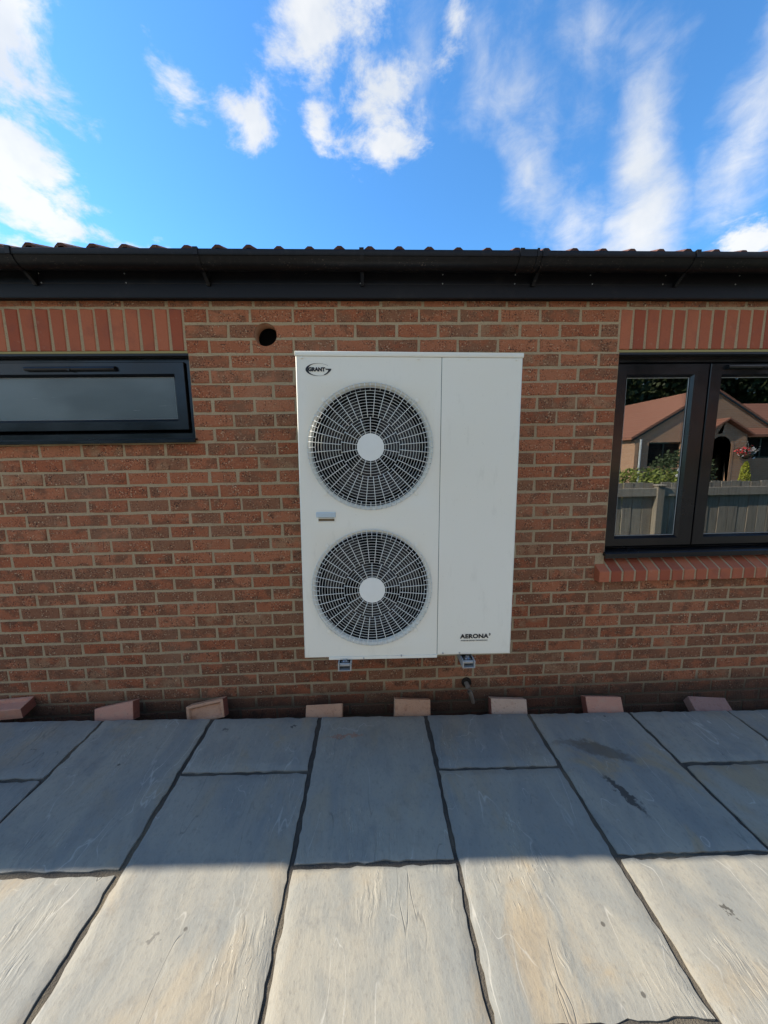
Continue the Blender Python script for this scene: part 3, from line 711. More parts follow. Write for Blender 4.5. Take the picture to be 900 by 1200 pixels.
# right: clear casements
wr = inhouse(empty('window', (2.3, .05, .90))); wr['label'] = 'tall dark framed casement window reflecting the house opposite'
bpy.context.view_layer.update()
bm = bmesh.new(); frame_rect(bm, ROP[0]+.002, ROP[1]-.002, .905, 2.0405, .047, .050, .115, wb=.012); sub(obj('frame', bm, M['upvc']), wr)
for x0, x1, pl, pr_ in ((1.428, 1.981, .074, .098), (1.990, 2.590, .080, .080), (2.599, 3.183, .080, .080)):
    bm = bmesh.new(); frame_rect(bm, x0, x1, .918, 1.994, .07, .036, .080, wl=pl, wr=pr_, wt=.072, wb=.060); s_ = sub(obj('sash', bm, M['upvc']), wr)
    p_ = sub(boxobj('pane', (x0+pl+.0005, x1-pr_-.0005, .058, .062, .9785, 1.9215), M['glass']), wr)
    bm = bmesh.new(); frame_rect(bm, x0+pl+.001, x1-pr_-.001, .9795, 1.9205, .0035, .0535, .0575, cham=.001); sub(obj('spacer_reflection', bm, M['spacer_glint']), wr)  # pale rim paints the spacer's reflection at the glass edge
trickle(2.078, 2.50, 1.972, .036, wr)
bm = bmesh.new(); extrude_profile(bm, [(.10, .900), (.03, .9005), (-.018, .893), (-.024, .888), (-.024, .860), (-.018, .860), (-.016, .874), (.10, .874)], 1.404, ROP[1]-.001); sub(obj('sill', bm, M['upvc']), wr)

# ------------------------------------------------------------------ eaves: fascia, soffit, gutter, roof
EX0, EX1 = WX0-.12, WX1+.12
bm = bmesh.new(); extrude_profile(bm, [(-.040, 2.311), (-.041, 2.316), (-.041, 2.378), (-.0435, 2.381), (-.0435, 2.472), (-.028, 2.472), (-.028, 2.311)], EX0, EX1)
inhouse(obj('fascia', bm, M['fascia']))
inhouse(boxobj('soffit', (EX0, EX1, -.0275, .0035, 2.3125, 2.320), M['void']))
gut = inhouse(empty('gutter', (0, -.115, 2.42))); bpy.context.view_layer.update()
GY, GR_ = -.1135, .0565
def gprof(r_, lip=True):
    a = [(GY+r_*math.cos(R(180+k)), r_*math.sin(R(180+k))) for k in range(0, 181, 12)]
    return a
bm = bmesh.new(); GZ = 2.466
outer = [(GY-GR_-.0035, .010), (GY-GR_-.0050, .006), (GY-GR_-.0050, -.014), (GY-GR_-.0035, -.018), (GY-GR_+.0010, -.0185)] + gprof(GR_)[2:] + [(GY+GR_, .012)]
inner = [(GY+GR_-.003, .012)] + gprof(GR_-.003)[::-1] + [(GY-GR_+.003, .012)]
pf = [(y, GZ+z) for y, z in outer+inner]
extrude_profile(bm, pf, EX0, EX1); sub(obj('trough', bm, M['gutter'], smooth=True, angle=40), gut)
for bxp in (-5.3, -4.4, -3.5, -2.55, -1.67, -.81, -.021, .881, 1.66, 2.5, 3.3):      # fascia brackets: a strap under the trough and an arm on the board
    bm = bmesh.new(); w = .011
    o1 = [(y, GZ+z) for y, z in [(GY-GR_-.0095, .016), (GY-GR_-.0095, -.018)] + [(GY+(GR_+.004)*math.cos(R(180+k)), (GR_+.004)*math.sin(R(180+k))) for k in range(24, 181, 12)]]
    i1 = [(y, GZ+z) for y, z in [(GY+(GR_+.0006)*math.cos(R(180+k)), (GR_+.0006)*math.sin(R(180+k))) for k in range(180, 23, -12)] + [(GY-GR_-.0055, -.016), (GY-GR_-.0055, .0125), (GY-GR_+.004, .0125), (GY-GR_+.004, .016)]]
    extrude_profile(bm, o1+i1, bxp-w, bxp+w)
    extrude_profile(bm, [(GY+.01, GZ-.0602), (GY+.04, GZ-.044), (-.0442, GZ-.028), (-.0442, GZ-.098), (-.052, GZ-.098), (-.060, GZ-.088)], bxp-w*.8, bxp+w*.8)
    o = sub(obj('bracket', bm, M['gutter'], smooth=True, angle=40), gut)
bm = bmesh.new()                                  # union clip where two lengths meet
o1 = [(y, GZ+z) for y, z in [(GY-GR_-.0105, .018), (GY-GR_-.0105, -.018)] + [(GY+(GR_+.006)*math.cos(R(180+k)), (GR_+.006)*math.sin(R(180+k))) for k in range(24, 181, 12)]]
i1 = [(y, GZ+z) for y, z in [(GY+(GR_+.0008)*math.cos(R(180+k)), (GR_+.0008)*math.sin(R(180+k))) for k in range(180, 23, -12)] + [(GY-GR_-.0055, -.016), (GY-GR_-.0055, .0135), (GY-GR_+.006, .0135), (GY-GR_+.006, .018)]]
extrude_profile(bm, o1+i1, .757, .778); extrude_profile(bm, o1+i1, .842, .853)
extrude_profile(bm, [(y, z) for y, z in [(yy, zz) for yy, zz in [(GY-GR_-.0075, GZ+.014), (GY-GR_-.0075, GZ-.018)]] + [(GY+(GR_+.003)*math.cos(R(180+k)), GZ+(GR_+.003)*math.sin(R(180+k))) for k in range(24, 181, 12)] + [(GY+(GR_+.0008)*math.cos(R(180+k)), GZ+(GR_+.0008)*math.sin(R(180+k))) for k in range(180, 23, -12)] + [(GY-GR_-.0055, GZ-.016), (GY-GR_-.0055, GZ+.014)]], .7785, .8415)
sub(obj('gutter_union', bm, M['gutter'], smooth=True, angle=40), gut)
for sx in (-1.65, -1.234, -.829, -.024, .40, .79, 1.20, 1.60, 2.007):
    for sz in (2.437, 2.382):
        bm = bmesh.new(); disc(bm, sx+rs.uniform(-.01, .01), -.046 if sz > 2.4 else -.0445, sz-.012 if sz > 2.4 else sz, .0032, 8, .003, .001); inhouse(obj('fixing_pin', bm, M['galv']))

# roof: pantiles. The eaves row is built tile by tile, the courses behind are joined
PITCH = R(22.5)
def tile_mesh(w=.30, ln=.37):
    bm = bmesh.new(); n = 16; a, b = [], []
    def prof(u): 
        v = (u*2) % 1.0                            # two rolls per tile
        return .034*max(0., math.sin(math.pi*min(1, v/.62)))**1.1 if v < .62 else 0.
    for th, z in ((0, 0), (1, -.013)):
        for L_, yy in ((a if th == 0 else b, 0),):
            for i in range(n+1):
                u = i/n; L_.append([bm.verts.new((u*w, y, prof(u)+z)) for y in (0, ln)])
    for i in range(n):
        bm.faces.new((a[i][0], a[i+1][0], a[i+1][1], a[i][1])); bm.faces.new((b[i][0], b[i][1], b[i+1][1], b[i+1][0]))
        bm.faces.new((a[i][0], b[i][0], b[i+1][0], a[i+1][0])); bm.faces.new((a[i][1], a[i+1][1], b[i+1][1], b[i][1]))
    bm.faces.new((a[0][0], a[0][1], b[0][1], b[0][0])); bm.faces.new((a[n][0], b[n][0], b[n][1], a[n][1]))
    bmesh.ops.recalc_face_normals(bm, faces=bm.faces[:])
    me = bpy.data.meshes.new('roof_tile'); bm.to_mesh(me); bm.free()
    for p in me.polygons: p.use_smooth = True
    me.set_sharp_from_angle(angle=R(50)); me.materials.append(M['tile']); return me
tm = tile_mesh()
TW = .2965
x = EX0+.02; ii = 0
rows = bmesh.new(); rl = rows.faces.layers.float.new('rnd')
while x < EX1-.05:
    o = inhouse(link('roof_tile', tm)); o.location = (x, -.118+rs.uniform(-.004, .004), 2.484+rs.uniform(-.003, .003)-.0026*x); o.rotation_euler = (PITCH-.03, rs.uniform(-.01, .01), rs.uniform(-.008, .008))
    for k in range(1, 11):
        nv = len(rows.verts); nf = len(rows.faces); rows.from_mesh(tm); rows.verts.ensure_lookup_table(); rows.faces.ensure_lookup_table()
        mt = Matrix.Translation((x, -.118+k*.31*math.cos(PITCH), 2.482+k*.31*math.sin(PITCH)+.006)) @ Matrix.Rotation(PITCH-.03, 4, 'X')
        for v in rows.verts[nv:]: v.co = mt @ v.co
        q = rs.random()
        for f in rows.faces[nf:]: f[rl] = q
    x += TW; ii += 1
me = bpy.data.meshes.new('tile_courses'); rows.to_mesh(me); rows.free(); me.materials.append(M['tile'])
o = inhouse(link('tile_courses', me)); o['kind'] = 'stuff'
RYm, RZm = 3.1, 2.476+3.22*math.tan(PITCH)-.02
bm = bmesh.new(); extrude_profile(bm, [(3.16, RZm+.02), (6.7, RZm-3.5*math.tan(PITCH)+.05), (6.7, RZm-3.5*math.tan(PITCH)), (3.1, RZm-.06), (-.02, 2.43), (-.02, 2.445), (3.0, RZm-.05)], EX0+.01, EX1-.01); inhouse(obj('roof_deck', bm, M['tile']))
for k in range(int((EX1-EX0)/.45)):
    bm = bmesh.new(); x0 = EX0+k*.45
    extrude_profile(bm, [(RYm+.05+.12*math.cos(R(a)), RZm+.0+.12*math.sin(R(a))) for a in range(0, 181, 20)], x0, x0+.46); inhouse(obj('ridge_tile', bm, M['tile'], smooth=True, angle=50))
for gx in (WX0-.02, WX1-.09):
    bm = bmesh.new(); v = [bm.verts.new(p) for p in ((gx, .102, 2.45), (gx, 6.4, 2.45), (gx, 3.1, RZm-.1), (gx+.11, .102, 2.45), (gx+.11, 6.4, 2.45), (gx+.11, 3.1, RZm-.1))]
    for q in ((0, 1, 2), (5, 4, 3), (0, 3, 4, 1), (1, 4, 5, 2), (2, 5, 3, 0)): bm.faces.new([v[i] for i in q])
    inhouse(obj('gable', bm, M['farbrick']))

# ------------------------------------------------------------------ the heat pump
# local frame: x 0..UW, z 0..UH, front at y=0 (towards the camera), back at +y
UW, UH, UD = .990, 1.390, .36
TL = Vector((-.329, -.4735, .5425))
hp = tag(empty('heat_pump', TL, (R(-1.15), R(.75), 0)), 'cream wall-mounted heat pump with two round fan grilles between the windows', 'heat pump')
def hpart(name, bm, m, parent=None, **k): return obj(name, bm, m, parent or hp, **k)
SX = .632                                         # vertical seam
FC = [(.327, .334, .274), (.318, .985, .272)]      # fan centres and grille radii (local)
FC = [(.3225, .3385, .279), (.3195, .9860, .278)]
HR = .274
def plate_with_holes(bm, x0, x1, z0, z1, y, circles):
    """front plate as quads, each hole inside a square patch"""
    cuts = sorted(circles, key=lambda c: c[1]); n = 64
    zs = [z0]
    for cx, cz, r_ in cuts:
        s = r_+.022
        a, b, c, d = cx-s, cx+s, cz-s, cz+s
        def rect(p, q, r0, r1):
            if q-p > 1e-5 and r1-r0 > 1e-5: bm.faces.new([bm.verts.new(v) for v in ((p, y, r0), (q, y, r0), (q, y, r1), (p, y, r1))])
        rect(x0, x1, zs[-1], c); rect(x0, a, c, d); rect(b, x1, c, d); zs.append(d)
        ci = [bm.verts.new((cx+r_*math.cos(2*math.pi*k/n), y, cz+r_*math.sin(2*math.pi*k/n))) for k in range(n)]
        sq = []
        for k in range(n):
            th = 2*math.pi*k/n; m_ = max(abs(math.cos(th)), abs(math.sin(th)))
            sq.append(bm.verts.new((cx+s*math.cos(th)/m_, y, cz+s*math.sin(th)/m_)))
        for k in range(n): q = (k+1) % n; bm.faces.new((ci[k], sq[k], sq[q], ci[q]))
        # rolled lip then the cylindrical shroud going back
        prev = ci
        for dr, dy in ((-.002, .001), (-.006, .005), (-.009, .012), (-.0105, .022)):
            nx_ = [bm.verts.new((cx+(r_+dr)*math.cos(2*math.pi*k/n), y+dy, cz+(r_+dr)*math.sin(2*math.pi*k/n))) for k in range(n)]
            for k in range(n): q = (k+1) % n; bm.faces.new((prev[k], prev[q], nx_[q], nx_[k]))
            prev = nx_
    rect(x0, x1, zs[-1], z1)
E_ = .006
TOPL = .018                                        # lid height
bm = bmesh.new(); plate_with_holes(bm, E_, SX-.0012, E_, UH-TOPL-.001, 0, [(c[0], c[1], HR) for c in FC]); bmesh.ops.remove_doubles(bm, verts=bm.verts[:], dist=1e-5)
hpart('front_panel', bm, M['cream'], smooth=True, angle=35)
bm = bmesh.new(); x0 = SX+.0012                    # service panel
box(bm, x0, UW-E_, -.0015, .01, E_, UH-TOPL-.001, .0012); hpart('service_panel', bm, M['cream'])
# wrap-round casing: quarter-round edges, sides, back
bm = bmesh.new()
def rl_(ins, y): return [bm.verts.new(p) for p in ((ins, y, ins), (UW-ins, y, ins), (UW-ins, y, UH-ins), (ins, y, UH-ins))]
Ls = [rl_(E_+.0005, .002)] + [rl_(E_*(1-math.sin(R(a))), E_*(1-math.cos(R(a)))+.0005) for a in (0, 30, 60, 90)] + [rl_(0, UD)]
for A, B in zip(Ls, Ls[1:]):
    for k in range(4): q = (k+1) % 4; bm.faces.new((A[k], A[q], B[q], B[k]))
bm.faces.new(Ls[-1]); hpart('casing', bm, M['cream'], smooth=True, angle=35)
bm = bmesh.new(); box(bm, -.0025, UW+.0025, -.0035, UD+.001, UH-TOPL, UH+.0025, .003, 2)
hpart('lid', bm, M['cream'], smooth=True, angle=40)
bm = bmesh.new(); box(bm, .115, SX, -.003, .05, -.010, .0045, .001); hpart('base_rail', bm, M['cream'])
bm = bmesh.new()                                   # black sheets painting the shade in the seam and behind the grilles
box(bm, SX-.0012, SX+.0012, .0015, .006, E_, UH-TOPL); box(bm, .02, SX-.02, .30, .31, .02, UH-.03); box(bm, .015, .02, .14, .30, .02, UH-.03); box(bm, SX-.02, SX-.015, .14, .30, .02, UH-.03)
hpart('inner_shade_sheets', bm, M['void'])
for cx, cz, gr in FC:                              # fan behind each grille
    bm = bmesh.new(); n_ = 48; cc_ = [[bm.verts.new((cx+q_*math.cos(2*math.pi*k/n_), y_, cz+q_*math.sin(2*math.pi*k/n_))) for k in range(n_)] for q_, y_ in ((.2634, .0225), (.2600, .030), (.2595, .16))]
    for A, B in zip(cc_, cc_[1:]):
        for k in range(n_): bm.faces.new((A[k], A[(k+1) % n_], B[(k+1) % n_], B[k]))
    hpart('fan_shroud', bm, M['void'], smooth=True)  # shroud blackened, the shade inside is in its colour
    fan = empty('fan'); fan.parent = hp; fan.location = (cx, .085, cz)
    bm = bmesh.new(); disc(bm, 0, 0, 0, .062, 28, .07, .006); obj('hub', bm, M['blade'], fan, smooth=True, angle=40)
    for b_ in range(3):
        bm = bmesh.new(); g0 = []
        for i in range(7):
            r_ = .058+(.236-.058)*i/6; row = []
            for k in range(7):
                th = R(b_*120+20+ (k/6-.5)*(82+10*i/6) + 14*i/6); row.append(bm.verts.new((r_*math.cos(th), .012+.055*(k/6)-.01*math.sin(math.pi*k/6), r_*math.sin(th))))
            g0.append(row)
        for i in range(6):
            for k in range(6): bm.faces.new((g0[i][k], g0[i+1][k], g0[i+1][k+1], g0[i][k+1]))
        obj('blade', bm, M['blade'], fan, smooth=True)
    gri = empty('fan_grille'); gri.parent = hp; gri.location = (cx, -.004, cz)
    bm = bmesh.new()                               # hub disc, rings, spokes
    disc(bm, 0, -.022, 0, .0595, 48, .006, .002); obj('hub_disc', bm, M['wire'], gri, smooth=True, angle=40)
    def gy(r_):                                    # shallow dish
        u = r_/gr; return -.019 + (.0 if u < .90 else ((u-.90)/.10)**2*.020)
    bm = bmesh.new(); NR = 18
    for i in range(NR):
        r_ = .066+(gr-.066)*i/(NR-1)
        nn = 72; tube(bm, [(r_*math.cos(2*math.pi*k/nn), gy(r_), r_*math.sin(2*math.pi*k/nn)) for k in range(nn)], .00095 if i < NR-1 else .0017, 4, closed=True)
    obj('ring_wires', bm, M['wire'], gri, smooth=True)
    bm = bmesh.new()
    def spoke(ang, r0, r1, w):
        k = max(2, int((r1-r0)/.02)); pts = [(r*math.cos(R(ang)), gy(r)-.0022, r*math.sin(R(ang))) for r in [r0+(r1-r0)*i/k for i in range(k+1)]]
        tube(bm, pts, w, 4)
    r3 = gr*.46; r4 = gr*.86
    for k in range(18): spoke(90+k*20, .056, r3+.002, .0015)
    for k in range(36): spoke(95+k*10, r3, gr+.001, .0015)
    for k in range(36): spoke(90+k*10, r4, gr+.001, .0014)
    obj('spoke_wires', bm, M['wire'], gri, smooth=True)
    for a in (45, 135, 225, 315):                  # fixing tabs outside the rim
        bm = bmesh.new(); disc(bm, (gr+.011)*math.cos(R(a)), .0005, (gr+.011)*math.sin(R(a)), .009, 14, .003, .0005); t1 = obj('fixing_tab', bm, M['cream'], gri)
        
# lifting recess
rec = empty('carry_handle'); rec.parent = hp; rec.location = (.118, 0, .664)
bm = bmesh.new(); box(bm, -.046, .042, -.006, .0025, .010, .034, .003, 2); obj('grip', bm, M['handle_blue'], rec)
bm = bmesh.new(); box(bm, -.036, .036, -.0012, .001, -.008, .0095, .0004); obj('recess', bm, M['recess'], rec)
bm = bmesh.new(); frame_rect(bm, -.041, .041, -.012, .0098, .005, -.003, .001, cham=.001); obj('rim', bm, M['cream'], rec)
# writing
def text(body, size, offs=0., extrude=.0004, spacing=1., shear=0.):
    c = bpy.data.curves.new('t', 'FONT'); c.body = body; c.size = size; c.extrude = extrude; c.offset = offs; c.space_character = spacing; c.shear = shear; c.resolution_u = 4
    c.align_x = 'CENTER'; c.align_y = 'CENTER'
    o = bpy.data.objects.new('t', c); COL.objects.link(o); bpy.context.view_layer.update()
    me = bpy.data.meshes.new_from_object(o.evaluated_get(bpy.context.evaluated_depsgraph_get())); bpy.data.objects.remove(o)
    me.materials.clear(); me.materials.append(M['ink']); return me
def put_text(name, me, loc, parent=hp, sx=1.):
    o = link(name, me, None, parent); o.location = loc; o.rotation_euler = (R(90), 0, 0); o.scale = (sx, 1, 1); return o
lg = empty('logo'); lg.parent = hp; lg.location = (.0965, -.0005, 1.3165)
put_text('lettering', text('GRANT', .0215, .0013), (-.0065, -.0008, 0), lg, .98)
bm = bmesh.new()                                   # the swoosh: an open ring, fat on the left, hooked on the right into a G
n = 60; a0, a1 = 38, 322; oo, ii_ = [], []
for k in range(n+1):
    a = R(a0+(a1-a0)*k/n); u = k/n
    w = .0015+.0075*math.sin(math.pi*min(1, max(0, (u-.12)/.80)))**2.2
    oo.append((.054*math.cos(a), .0262*math.sin(a))); ii_.append(((.054-w*1.15)*math.cos(a)+.0012, (.0262-w*.35)*math.sin(a)))
f0 = [bm.verts.new((x, 0, z)) for x, z in oo]; f1 = [bm.verts.new((x, 0, z)) for x, z in ii_]
for k in range(n): bm.faces.new((f0[k], f0[k+1], f1[k+1], f1[k]))
hook = [(.030, .004), (.057, .004), (.055, -.003), (.046, -.012), (.036, -.0185), (.026, -.0225), (.024, -.0205), (.034, -.015), (.042, -.007), (.043, -.0005), (.033, -.0005)]
bm.faces.new([bm.verts.new((x, 0, z)) for x, z in hook])
ex = bmesh.ops.extrude_face_region(bm, geom=bm.faces[:]); 
for v in [e for e in ex['geom'] if isinstance(e, bmesh.types.BMVert)]: v.co.y -= .0007
obj('swoosh', bm, M['ink'], lg)
ml = empty('model_badge'); ml.parent = hp; ml.location = (.814, -.0025, .0900)
put_text('lettering', text('AERONA', .0285, .0012, spacing=1.06), (-.004, -.0005, .004), ml, 1.12)
put_text('superscript', text('3', .0150, .0008), (.0705, -.0005, .0125), ml)
put_text('strapline', text('INVERTER DRIVEN TECHNOLOGY', .0085, 0.0, spacing=1.0), (-.004, -.0005, -.017), ml, 1.0)
for sx_, sz_ in ((.028, UH-.026), (.53, UH-.026), (.75, UH-.026), (UW-.03, UH-.026), (.46, .004), (.66, .012), (.74, .012), (.28, -.004)):
    bm = bmesh.new(); disc(bm, sx_, -.005, sz_, .004, 10, .005, .001); hpart('screw', bm, M['bolt'] if sz_ < .2 else M['cream'])
bm = bmesh.new(); box(bm, UW, UW+.008, .05, .065, .672, .684, .002); hpart('side_screw', bm, M['cream'])
# wall rails under the unit, poking out past its front
for bx_, w in ((.1915, .062), (.778, .060)):
    br = empty('wall_bracket'); br.parent = hp; br.location = (bx_, 0, -.012)
    bm = bmesh.new(); h = .034
    box(bm, -w/2, -w/2+.006, -.040, .47, -h, 0); box(bm, w/2-.006, w/2, -.040, .47, -h, 0); box(bm, -w/2+.0061, w/2-.0061, -.040, .47, -h, -h+.004)
    obj('arm', bm, M['galv'], br)
    bm = bmesh.new(); box(bm, -w/2+.0062, w/2-.0062, -.032, -.021, -.016, -.003, .002); obj('end_strap', bm, M['galv'], br)
    bm = bmesh.new(); box(bm, -w/2+.007, w/2-.007, -.016, .05, -.030, -.004, .004); box(bm, -.007, .007, -.0205, -.0165, -.020, -.010); obj('rubber_mount', bm, M['rubber'], br)
    bm = bmesh.new(); bmesh.ops.create_cone(bm, cap_ends=True, segments=6, radius1=.011, radius2=.011, depth=.012, matrix=Matrix.Translation((0, -.004, .001))); box(bm, -.017, .017, -.015, .008, -.0042, -.0032); obj('bolt', bm, M['bolt'], br)

# ------------------------------------------------------------------ outlet pipe under the unit
pp = tag(empty('outlet_pipe', (.59, -.02, .05)), 'short dirty grey waste pipe bending down out of the brickwork under the heat pump', 'pipe')
bm = bmesh.new(); tube(bm, [(-.012, .06, .020), (-.012, -.01, .018), (-.010, -.024, .010), (-.004, -.032, -.006), (.008, -.030, -.035), (.020, -.022, -.070), (.026, -.018, -.095)], [.014, .014, .0145, .014, .012, .011, .011], 12)
obj('pipe', bm, M['pipe'], pp, smooth=True, angle=60)
bm = bmesh.new(); disc(bm, -.010, .012, .022, .031, 20, .02, .002); obj('hole_collar', bm, M['soil'], pp, smooth=True, angle=50)

# grit and mortar crumbs lying in the gap
bm = bmesh.new(); rg = random.Random(21)
for _ in range(1500):
    x = rg.uniform(-2.9, 3.2); y = rg.uniform(-.165, -.006); s_ = rg.uniform(.003, .011)*(1 if rg.random() < .93 else 2)
    c = Vector((x, y, gz(x)-.149+s_*.3)); ax = [Vector((rg.gauss(0, 1), rg.gauss(0, 1), rg.gauss(0, 1))).normalized()*s_*rg.uniform(.6, 1.3) for _k in range(4)]
    v = [bm.verts.new(c+a) for a in ax]
    for q in ((0, 1, 2), (0, 1, 3), (1, 2, 3), (0, 2, 3)): bm.faces.new([v[i] for i in q])
o = obj('rubble', bm, M['soil']); tag(o, 'grit and mortar crumbs scattered along the gap at the wall foot', 'rubble', kind='stuff')

# ------------------------------------------------------------------ loose bricks wedged in the gap
def loose(cx, top, face, rx, ry, rz, m, label, frog=False, w=.215, h=.102, side=None, yc=-.10):
    """brick on its edge: face w x h looks to -y at rest, thickness .065"""
    o = empty('loose_brick', (cx, yc, gz(cx)+top), (R(rx), R(ry), R(rz)))
    tag(o, label, 'brick', 'loose bricks wedged between patio and wall')
    t_ = .065; bm = bmesh.new()
    box(bm, -w/2, w/2, 0, t_, -h, 0, .0025)
    if frog:
        bm.faces.ensure_lookup_table()
        f = min(bm.faces, key=lambda q: q.calc_center_median().y)
        r_ = bmesh.ops.inset_individual(bm, faces=[f], thickness=.017); r2 = bmesh.ops.inset_individual(bm, faces=[f], thickness=.010)
        for v in f.verts: v.co.y += .016
    b = obj('brick_body', bm, m, o)
    if side:                                        # darker red skin over one end
        bm = bmesh.new(); s = 1 if side > 0 else -1
        box(bm, s*w/2 if s > 0 else -w/2-.0012, s*w/2+.0012 if s > 0 else -w/2, .003, t_-.003, -h+.003, -.003); obj('brick_end', bm, M['loose_red'], o)
    return o
L_ = [(-2.155, .036, -84, 0, 6, 'loose_pink', 'dusty pink loose brick lying flat, frog up, leftmost of those by the wall', True, 1, -.025),
      (-1.525, .034, -24, -9, 4, 'loose_pink', 'smooth pink loose brick with a sloping top, between the leftmost brick and the frogged one', False, 1, -.10),
      (-1.005, .040, -22, -10, 3, 'loose_tan', 'loose brick tipped up with its tan frog hollow facing out, left of the heat pump', True, 1, -.10),
      (-.303, .020, -38, -1, 0, 'loose_tan', 'flat brown tan loose brick in the gap below the heat pump\'s left corner', False, 0, -.10),
      (.228, .044, -28, 4, 0, 'loose_tan', 'orange tan loose brick standing tall below the middle of the heat pump', False, 0, -.10),
      (.815, .038, -26, 2, -3, 'loose_pale', 'pale cream loose brick with a darker left edge, near the outlet pipe', False, -1, -.10),
      (1.405, .044, -30, 1, -4, 'loose_pink', 'pinkish tan loose brick in the gap below the left end of the brick sill', False, -1, -.10),
      (2.075, .026, -58, 0, -8, 'loose_mauve', 'dull mauve loose brick lying low, rightmost of those along the wall', False, 0, -.09)]
for cx, top, rx, ry, rz, m, lb, fr, sd_, yc_ in L_:
    loose(cx, top, None, rx, ry, rz, M[m], lb, fr, side=sd_, yc=yc_)

# ------------------------------------------------------------------ the far side: what the window mirrors
def leaves(bm, n, fn, size, seed):
    r_ = random.Random(seed)
    for _ in range(n):
        c = fn(r_)
        if c is None: continue
        s = size*r_.uniform(.6, 1.4)
        u = Vector((r_.gauss(0, 1), r_.gauss(0, 1), r_.gauss(0, 1))).normalized(); v = u.orthogonal().normalized()
        w = u.cross(v)
        bm.faces.new([bm.verts.new(c+q) for q in (v*s, w*s*.6, -v*s, -w*s*.6)])
# garden fence behind the photographer: boards, rails and posts each on their own
FY = -2.82
fence = tag(empty('garden_fence', (2.5, FY, -.2)), 'weathered grey close-board timber fence behind the photographer, mirrored in the right window', 'fence')
FI = fence.location.copy()
def fpart(name, dims, m=M['timber'], bev=.003):
    o = boxobj(name, dims, m, None, bev); o.parent = fence; o.matrix_parent_inverse = Matrix.Translation(-FI); return o
rf = random.Random(5)
px = -3.4; posts = [-3.35, -1.5, .35, 2.2, 4.12, 6.0, 7.9]
bmt = {}
for a, b in zip(posts[:-1], posts[1:]):
    nb_ = round((b-a-.102)/.150); pt = (b-a-.102)/nb_
    for i in range(nb_):
        key = rf.randrange(4)
        if key not in bmt:
            bm = bmesh.new(); box(bm, .004, .144, 0, .018, -.2, 1.082+.005*key, .002); bmesh.ops.recalc_face_normals(bm, faces=bm.faces[:]); me = bpy.data.meshes.new('board'); bm.to_mesh(me); bm.free(); me.materials.append(M['timber']); bmt[key] = me
        o = link('board', bmt[key]); o.parent = fence; o.matrix_parent_inverse = Matrix.Translation(-FI); o.location = (a+.051+i*pt, FY-.02+rf.uniform(-.004, .004), 0)
for a, b in zip(posts[:-1], posts[1:]):
    fpart('rail', (a+.051, b-.051, FY+.008, FY+.055, .895, 1.01)); fpart('rail', (a+.051, b-.051, FY+.008, FY+.055, .10, .20))
for p in posts: fpart('post', (p-.05, p+.05, FY-.045, FY+.075, -.4, 1.035)); fpart('post_cap', (p-.068, p+.068, FY-.06, FY+.092, 1.0355, 1.062), bev=.01)

# hedge
hd = tag(empty('hedge', (5.15, -4.9, -.4)), 'bushy yellow-green hedge showing over the fence in the window reflection', 'hedge')
def hf(r_):
    u = r_.uniform(-1, 1); a = r_.uniform(0, 2*math.pi); q = r_.uniform(.75, 1.0)
    x = u*1.35; zc = .95; top = 1+.12*mnoise.noise(Vector((x*2.4, 3, 1)))
    ed = math.sqrt(max(0, 1-abs(u)**5))
    return Vector((x, .42*math.cos(a)*q*ed, .85+(.78*math.sin(a)*q)*top*ed))
bm = bmesh.new(); leaves(bm, 5200, hf, .035, 3); o = obj('foliage', bm, M['leaf_hedge'], hd)
bm = bmesh.new()
for k in range(9): tube(bm, [(-1.1+k*.27, 0, 0), (-1.07+k*.27, .03, .6), (-1.1+k*.27+.1*((k % 3)-1), 0, 1.2)], [.03, .02, .01], 5)
obj('stems', bm, M['bark'], hd)
# dull shrub in front of the far window
sh = tag(empty('shrub', (10.6, -9.8, -.4)), 'dull green shrub in front of the far gable window', 'shrub')
bm = bmesh.new(); leaves(bm, 2600, lambda r_: (lambda d, q: Vector((d.x*1.1*q, d.y*.8*q, 1.15+d.z*.95*q)))(Vector((r_.gauss(0, 1), r_.gauss(0, 1), r_.gauss(0, 1))).normalized(), r_.uniform(.6, 1)), .05, 8); obj('foliage', bm, M['leaf_shrub'], sh)
bm = bmesh.new()
for k in range(4): tube(bm, [(0, 0, 0), (.2*math.cos(k*1.6), .2*math.sin(k*1.6), 1.3)], [.03, .01], 5)
obj('stems', bm, M['bark'], sh)
# golden conifer
cf = tag(empty('conifer', (10.75, -7.8, -.42)), 'small golden yellow conifer standing before the neighbour\'s porch', 'conifer')
def cff(r_):
    u = r_.random()**1.2; a = r_.uniform(0, 2*math.pi); rad = .24*math.sqrt(max(0, 1-u))*(.85+.3*mnoise.noise(Vector((a, u*5, 0))))*min(1, .5+u*3)
    return Vector((rad*math.cos(a), rad*math.sin(a), .12+u*1.56))
bm = bmesh.new(); leaves(bm, 2600, cff, .028, 4); obj('foliage', bm, M['leaf_conifer'], cf)
bm = bmesh.new(); tube(bm, [(0, 0, 0), (0, 0, 1.2)], [.03, .008], 6); obj('trunk', bm, M['bark'], cf)
